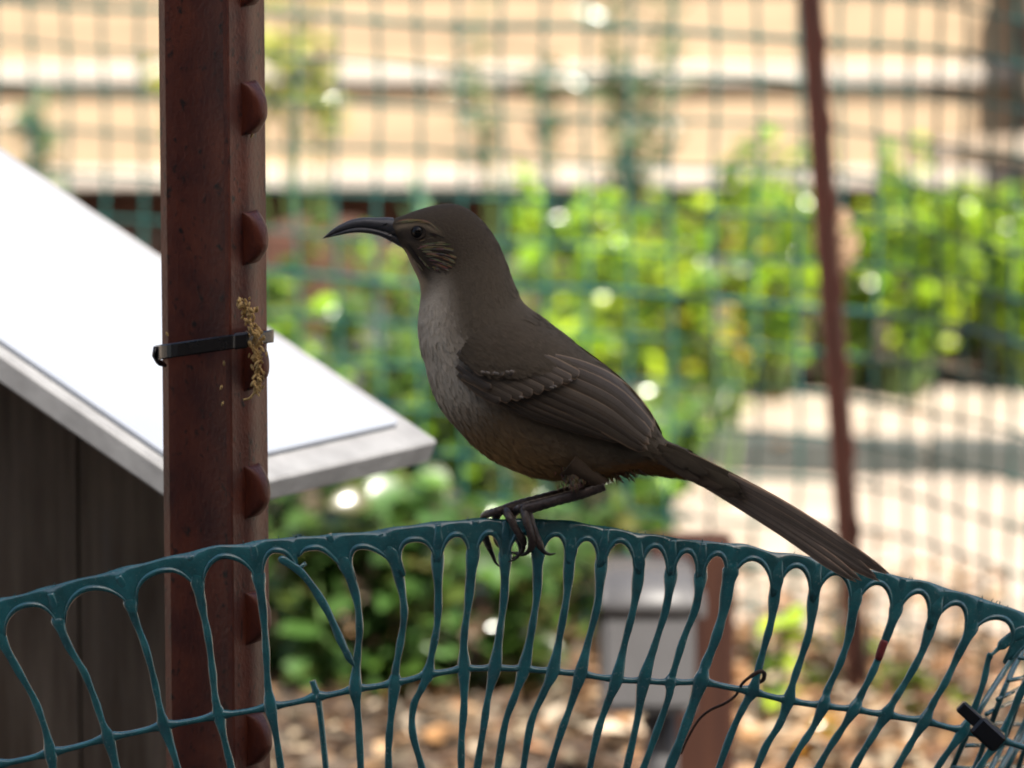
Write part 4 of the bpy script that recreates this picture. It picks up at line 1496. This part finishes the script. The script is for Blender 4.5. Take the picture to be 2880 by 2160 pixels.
# small soft feathers over the shoulder
sv, sf, sc, sn = [], [], [], []
poly = [(1286, 1004), (1310, 955), (1370, 915), (1460, 905), (1540, 925), (1600, 975), (1612, 1012), (1560, 1030), (1450, 1052), (1340, 1044)]


def inside(x, y):
    c = False
    for (x1, y1), (x2, y2) in zip(poly, poly[1:] + poly[:1]):
        if (y1 > y) != (y2 > y) and x < (x2 - x1) * (y - y1) / (y2 - y1) + x1: c = not c
    return c


for i in range(7500):
    x, y = rw.uniform(1280, 1620), rw.uniform(900, 1055)
    if not inside(x, y): continue
    up = min(1.0, max(0.0, (y - 905) / 110.0))
    off = (0.0012 + 0.0042 * up * min(1, (x - 1272) / 45.0)) * (.3 + .7 * sm(0, .012, BD - sdepth(x, y))) + rw.uniform(0, .0007)
    an = math.atan2(.56, .83) + rw.gauss(0, .12)
    L, w = rw.uniform(18, 34), rw.uniform(2.4, 4.5)
    dx, dy = math.cos(an), math.sin(an)
    h_ = bvh.ray_cast(CAM, ray(x, y))
    if h_[0] is None: continue
    nn = h_[1] if h_[1].y < 0 else -h_[1]
    d0 = sdepth(x, y)
    v0 = len(sv)
    lv, lu = rw.uniform(-.1, .1), rw.uniform(-.1, .1)
    nn = (nn + Vector((lv, 0, lu))).normalized()
    for (t, q, lift) in ((0, -.5, 0), (0, .5, 0), (.55, 1, .0003), (.55, -1, .0003), (1, 0, .0005)):
        qx, qy = x + dx * L * t - dy * w * q, y + dy * L * t + dx * w * q
        sv.append(at(qx, qy, (hit(qx, qy) or d0) - off - lift))
        sn.append(nn)
    sf += [(v0, v0 + 1, v0 + 2, v0 + 3), (v0 + 3, v0 + 2, v0 + 4)]
    j_ = rw.uniform(.92, 1.08)
    c = tuple(q * j_ for q in mixc(MDB, BACK, .75))
    sc += [c] * 4 + [tuple(q * 1.15 for q in c)]
obj('shoulder_feathers', sv, sf, M['plumage'], wing, cols=sc, normals=sn, kind='stuff')
# pale tips of the median coverts
mb = MB()
for (x, y) in ((1358, 1046), (1372, 1048), (1392, 1049), (1398, 1050), (1428, 1046), (1440, 1044), (1466, 1117), (1552, 1090), (1560, 1086), (1604, 1070)):
    d0 = sdepth(x, y) - .0079
    v, f = ellipsoid(at(x, y, d0), .0011, .0003, .0006, 8, 5, Matrix.Rotation(.3, 3, 'Y'))
    mb.add(v, f, (0.26, .225, .19))
mb.build('covert_tip', M['plumage'], wing, kind='stuff')
# far wing seen beyond the back
fw = bpy.data.objects.new('wing', None)
COL.objects.link(fw)
fw.parent = bird
for i, (P, w) in enumerate([([(1590, 956), (1700, 1040), (1785, 1122), (1850, 1222)], 12), ([(1620, 972), (1725, 1055), (1805, 1140), (1862, 1232)], 10)]):
    feather('secondary', P, w, (0, 0), jit(BACK), fw, depth=lambda x, y, t, q: BD + .004 + .002 * q - .001 * t, tip=.82)

# tail -------------------------------------------------------------
tailp = bpy.data.objects.new('tail', None)
COL.objects.link(tailp)
tailp.parent = bird


def tdepth(lay):
    return lambda x, y, t, q: BD - .004 - lay * .0011 - .016 * sm(0, 1, t) + q * .0012


TB = [
    ([(1870, 1300), (2000, 1372), (2180, 1482), (2330, 1586), (2409, 1637)], 13, 0),
    ([(1868, 1292), (2000, 1362), (2190, 1472), (2345, 1578), (2424, 1634)], 15, 1),
    ([(1868, 1284), (2005, 1354), (2200, 1464), (2372, 1574), (2475, 1636)], 16, 2),
    ([(1868, 1277), (2005, 1342), (2205, 1453), (2380, 1562), (2464, 1622)], 16, 3),
    ([(1868, 1268), (2005, 1332), (2210, 1442), (2392, 1556), (2494, 1615)], 17, 4),
    ([(1868, 1258), (2005, 1322), (2210, 1430), (2396, 1548), (2502, 1614)], 16, 5),
    ([(1872, 1252), (2005, 1314), (2205, 1422), (2372, 1528), (2466, 1590)], 13, 4.5),
]
for (P, w, lay) in TB:
    feather('tail_feather', P, w, (0, 0), jit((0.26, 0.20, 0.152)), tailp, depth=tdepth(lay), tip=.70, rows=28, pw=(1.5, 1.0))
# coverts over the tail base
for i in range(26):
    t = rw.random()
    q = rw.uniform(-.62, .9)
    x, y = 1840 + 150 * t, 1262 + 62 * t + q * (44 - 14 * t)
    L = rw.uniform(70, 130)
    P = [(x, y), (x + L * .4, y + L * .2), (x + L * .75, y + L * .40), (x + L, y + L * .545)]
    feather('tail_covert', P, 13, (0, 0), jit(mixc(BACK, (0.12, .085, .06), max(0, q))), tailp,
            depth=lambda xx, yy, tt, qq: BD - .0122 - .0006 * tt + .0005 * qq - .0025 * (1 - min(1, abs(q))), tip=.5, rows=8, m=M['plumage'], cup=.0002)

# bill -------------------------------------------------------------
UT = [(1106, 612), (1085, 611), (1062, 612), (1018, 612), (985, 619), (960, 630), (935, 645), (918, 660), (909, 668)]
UB = [(1130, 674), (1100, 660), (1064, 648), (1020, 642), (986, 645), (960, 651), (936, 660), (918, 668), (910, 671)]
UW = [22, 19, 16, 12.5, 10.5, 8.5, 6.5, 4, 1.5]
LT = [(1152, 686), (1128, 668), (1100, 655), (1063, 644), (1020, 638), (986, 642), (962, 649), (938, 658), (920, 667)]
LBm = [(1164, 707), (1136, 700), (1102, 681), (1064, 663), (1019, 655), (985, 656), (962, 660), (939, 665), (921, 669)]
LW = [17, 19, 17, 14, 11, 9, 7, 5, 2]


def loft(T, B, Wd, n=40, seg=16, c=None):
    P = [(t[0], t[1], b[0], b[1], w) for t, b, w in zip(T, B, Wd)]
    V, F = [], []
    for i in range(n + 1):
        tx, ty, bx, by, w = cr(P, (len(P) - 1) * i / n)
        for k in range(seg):
            a = 2 * math.pi * k / seg
            m = .5 - .5 * math.cos(a)
            V.append(at(tx + (bx - tx) * m, ty + (by - ty) * m, BD - math.sin(a) * w * K * BD))
    for i in range(n):
        for k in range(seg):
            k2 = (k + 1) % seg
            F.append((i * seg + k, i * seg + k2, (i + 1) * seg + k2, (i + 1) * seg + k))
    F += [tuple(range(seg - 1, -1, -1)), tuple(n * seg + k for k in range(seg))]
    return V, F


v, f = loft(UT, UB, UW); um = obj('upper_bill', v, f, M['bill'], bird)
v, f = loft(LT, LBm, LW); obj('lower_bill', v, f, M['bill'], bird)
v, f = ellipsoid(at(1083, 630, BD - 17.5 * K * BD), 8 * K * 3, .0006, 3.2 * K * 3, 10, 6, Matrix.Rotation(-.35, 3, 'Y')); obj('nostril', v, f, M['claw'], um)
# buff and dark streaks of the face: flat barbs lying in the plumage
rv, rf2, rc, rn = [], [], [], []


def zc_(x, y): return (x / 3.16 + 860, y / 3.16 + 520)


def barb(P, t0, t1, off, wd, col, lift=.0004, jx=.3, jy=1.0):
    n = 6
    pts = []
    for k in range(n):
        t = (t0 + (t1 - t0) * k / (n - 1)) * (len(P) - 1)
        x, y = zc_(*cr(P, t))
        pts.append((x + off * jx, y + off * jy))
    v0 = len(rv)
    for k, (x, y) in enumerate(pts):
        x1, y1 = pts[max(k - 1, 0)]
        x2, y2 = pts[min(k + 1, n - 1)]
        l = math.hypot(x2 - x1, y2 - y1) or 1
        w = wd * (.35, .8, 1, 1, .7, .15)[k]
        h_ = bvh.ray_cast(CAM, ray(x, y))
        nn = Vector((0, -1, 0)) if h_[0] is None else (h_[1] if h_[1].y < 0 else -h_[1])
        for q in (-1, 1):
            qx, qy = x - (y2 - y1) / l * w * q, y + (x2 - x1) / l * w * q
            rv.append(at(qx, qy, sdepth(qx, qy) - lift))
            rn.append(nn)
            rc.append(col)
    for k in range(n - 1):
        rf2.append((v0 + 2 * k, v0 + 2 * k + 2, v0 + 2 * k + 3, v0 + 2 * k + 1))


CH = [[(1000, 548), (1090, 530), (1190, 520), (1290, 528)], [(985, 575), (1090, 560), (1200, 560), (1320, 585)], [(1030, 600), (1130, 598), (1240, 612), (1345, 650)], [(1040, 628), (1140, 634), (1240, 655), (1330, 690)],
      [(1060, 660), (1150, 672), (1230, 696), (1300, 725)], [(1085, 692), (1160, 708), (1220, 730), (1270, 748)], [(1110, 722), (1150, 738), (1195, 756)], [(1000, 640), (1050, 690), (1100, 745)]]
for P in CH:
    for k2 in range(15):
        t0 = rf_.uniform(0, .8)
        barb(P, t0, min(1, t0 + rf_.uniform(.15, .4)), rf_.gauss(0, 2.6), rf_.uniform(.6, 1.3), tuple(q * rf_.choice((.45, .6, .8, 1.0)) for q in (.27, .21, .125)), .0005)
    for k2 in range(12):
        t0 = rf_.uniform(0, .7)
        barb(P, t0, min(1, t0 + rf_.uniform(.2, .45)), 5.5 + rf_.gauss(0, 3.0), rf_.uniform(.8, 1.5), tuple(q * 1.5 for q in DARK), .00045)
for P, col_, n_, wd, sp_ in (([(790, 345), (900, 322), (1020, 318), (1110, 345), (1185, 410)], (.22, .16, .085), 30, 1.1, 2.6), ([(1010, 505), (1090, 480), (1180, 462)], (.18, .14, .08), 6, .8, 1.5),
                             ([(870, 555), (920, 615), (975, 685), (1040, 760)], (.30, .235, .14), 34, 1.3, 3.0), ([(955, 670), (1005, 760), (1035, 840)], (.36, .29, .20), 22, 1.3, 3.2),
                             ([(900, 520), (950, 580), (1000, 650), (1060, 720)], DARK, 34, 1.7, 3.4), ([(1080, 430), (1150, 445), (1230, 470)], DARK, 10, 1.4, 2.5)):
    for k2 in range(n_):
        t0 = rf_.uniform(0, .75)
        barb(P, t0, min(1, t0 + rf_.uniform(.15, .4)), rf_.gauss(0, sp_), wd * rf_.uniform(.6, 1.2), tuple(q * rf_.uniform(.55, 1.05) for q in col_), .0005, .5, .8)
fo = obj('face_streaks', rv, rf2, M['plumage'], bird, cols=rc, kind='stuff')
# face every barb outwards, then give it the plumage normal below
me_ = fo.data
cen_ = [p.normal.y for p in me_.polygons]
if sum(1 for q in cen_ if q > 0) > len(cen_) / 2: me_.flip_normals()
me_.normals_split_custom_set_from_vertices([tuple(q) for q in rn])
# rictal bristles
mb = MB()
for i in range(9):
    a = at(1112 + rf_.uniform(-6, 10), 655 + rf_.uniform(-12, 22), BD - .0042)
    b = a + Vector((-rf_.uniform(.003, .006), -rf_.uniform(.001, .003), -rf_.uniform(.001, .004)))
    v, f = tube([a, (a + b) / 2 + Vector((0, 0, .0004)), b], [.00014, .00012, .00005], 4); mb.add(v, f, DARK)
mb.build('bristles', M['plumage'], bird, kind='stuff')

# eyes -------------------------------------------------------------
for sgn in (1, -1):
    ed_ = sdepth(1176, 654) if sgn > 0 else 2 * BD - sdepth(1176, 654)
    c = at(1176, 654, ed_ + sgn * .0013)
    v, f = ellipsoid(c, .0031, .0026, .0031, 20, 14); e_ = obj('eye', v, f, M['eye'], bird)
    ring_ = []
    for k in range(25):
        a = 2 * math.pi * k / 24
        x, y = 1176 + 21 * math.cos(a), 654 + 17.5 * math.sin(a)
        dd_ = sdepth(x, y) if sgn > 0 else 2 * BD - sdepth(x, y)
        ring_.append(at(x, y, dd_ - sgn * .0002))
    v, f = tube(ring_, .00042, 6, caps=False)
    obj('eyelid', v, f, M['plumage'], e_, cols=[(0.034, .025, .018)] * len(v))


# legs -------------------------------------------------------------
def limb(name, P, rad, m, parent, n=26, seg=10, cols=None, scutes=False):
    dn = dense(P, n)
    rr = [cr([(q,) for q in rad], (len(rad) - 1) * i / (n - 1))[0] * PXM for i in range(n)]
    if scutes: rr = [r_ * (1 + .05 * (1 if i % 2 else -1)) for i, r_ in enumerate(rr)]
    v, f = tube([at(x, y, d) for x, y, d in dn], rr, seg)
    return obj(name, v, f, m, parent, cols=[cols] * len(v) if cols else None)


RD = md(1450)
NEAR, FAR = RD - .0065, RD + .006
for (dep, tarsus, tib) in (
        (NEAR, [(1697, 1362, BD - .009), (1640, 1385, BD - .010), (1560, 1408, NEAR - .002), (1488, 1428, NEAR), (1470, 1436, NEAR)], [(1600, 1300, BD - .012), (1640, 1330, BD - .011), (1676, 1350, BD - .0095), (1700, 1362, BD - .009)]),
        (FAR, [(1684, 1356, BD + .010), (1628, 1376, BD + .010), (1540, 1400, FAR), (1455, 1424, FAR - .003), (1418, 1437, FAR - .006)], [(1590, 1295, BD + .012), (1630, 1325, BD + .011), (1662, 1345, BD + .0105), (1684, 1352, BD + .010)])):
    lg = bpy.data.objects.new('leg', None)
    COL.objects.link(lg)
    lg.parent = bird
    limb('thigh_feathers', tib, [46, 34, 23, 16], M['body'], lg, cols=(0.075, .052, .034))
    limb('tarsus', tarsus, [19, 17.5, 16.5, 18, 17], M['leg'], lg, n=34, scutes=True)
    if dep == NEAR:
        toes = [
            [(1484, 1432, NEAR), (1490, 1458, RD - .0065), (1502, 1492, RD - .0062), (1516, 1528, RD - .0052), (1522, 1542, RD - .004)],
            [(1474, 1432, NEAR), (1480, 1462, RD - .009), (1492, 1500, RD - .0088), (1496, 1532, RD - .0055), (1490, 1546, RD - .003)],
            [(1468, 1428, NEAR + .002), (1450, 1438, RD), (1442, 1455, RD + .006), (1452, 1500, RD + .0065), (1462, 1528, RD + .004)],
        ]
        claws = [[(1520, 1538, RD - .0046), (1530, 1552, RD - .0046), (1546, 1559, RD - .005), (1564, 1556, RD - .0055)],
                 [(1492, 1542, RD - .0035), (1480, 1556, RD - .002), (1460, 1560, RD), (1432, 1550, RD + .002)],
                 [(1460, 1526, RD + .004), (1464, 1548, RD + .002), (1452, 1570, RD + .0), (1430, 1580, RD - .001)]]
    else:
        toes = [
            [(1420, 1434, FAR - .006), (1432, 1452, RD - .0065), (1450, 1486, RD - .0070), (1468, 1514, RD - .0055), (1474, 1530, RD - .003)],
            [(1422, 1432, FAR - .006), (1392, 1440, RD - .002), (1360, 1454, RD + .006), (1362, 1500, RD + .0075), (1378, 1545, RD + .006)],
            [(1424, 1432, FAR - .004), (1400, 1445, RD + .006), (1392, 1480, RD + .0075), (1400, 1520, RD + .0068), (1408, 1535, RD + .006)],
        ]
        claws = [[(1472, 1526, RD - .0035), (1472, 1545, RD - .002), (1458, 1562, RD), (1436, 1572, RD + .001)],
                 [(1376, 1540, RD + .006), (1386, 1562, RD + .006), (1394, 1582, RD + .0055), (1408, 1596, RD + .005)],
                 [(1405, 1530, RD + .006), (1418, 1546, RD + .0058), (1436, 1554, RD + .005), (1462, 1553, RD + .004)]]
    for P, cl in zip(toes, claws):
        to = limb('toe', P, [12.5, 12, 10.5, 11.5, 8.5], M['leg'], lg, n=24, scutes=True)
        limb('claw', cl, [7.5, 6, 4, 1.2], M['claw'], lg, n=14, seg=8)
# pale feathered knob where the tibia meets the flank
v, f = ellipsoid(at(1612, 1338, BD - .0115), 26 * PXM, .0055, 36 * PXM, 16, 12, Matrix.Rotation(-.25, 3, 'Y'))
obj('thigh_tuft', v, f, M['body'], bird, cols=[(0.135, 0.100, 0.064)] * len(v))
mb = MB()
for i in range(160):
    x, y = 1612 + rf_.gauss(0, 16), 1332 + rf_.uniform(-34, 34)
    a = at(x, y, BD - .0165 + abs(x - 1612) * .00006)
    b = a + Vector((rf_.uniform(-.0006, .0012), -.0004, -rf_.uniform(.002, .0045)))
    v, f = tube([a, (a + b) / 2 + Vector((0, -.0003, 0)), b], [.0003, .0003, .0001], 4)
    mb.add(v, f, tuple(q * rf_.uniform(.7, 1.3) for q in (0.135, 0.100, 0.064)))
mb.build('thigh_tuft_plumes', M['plumage'], bird, kind='stuff')
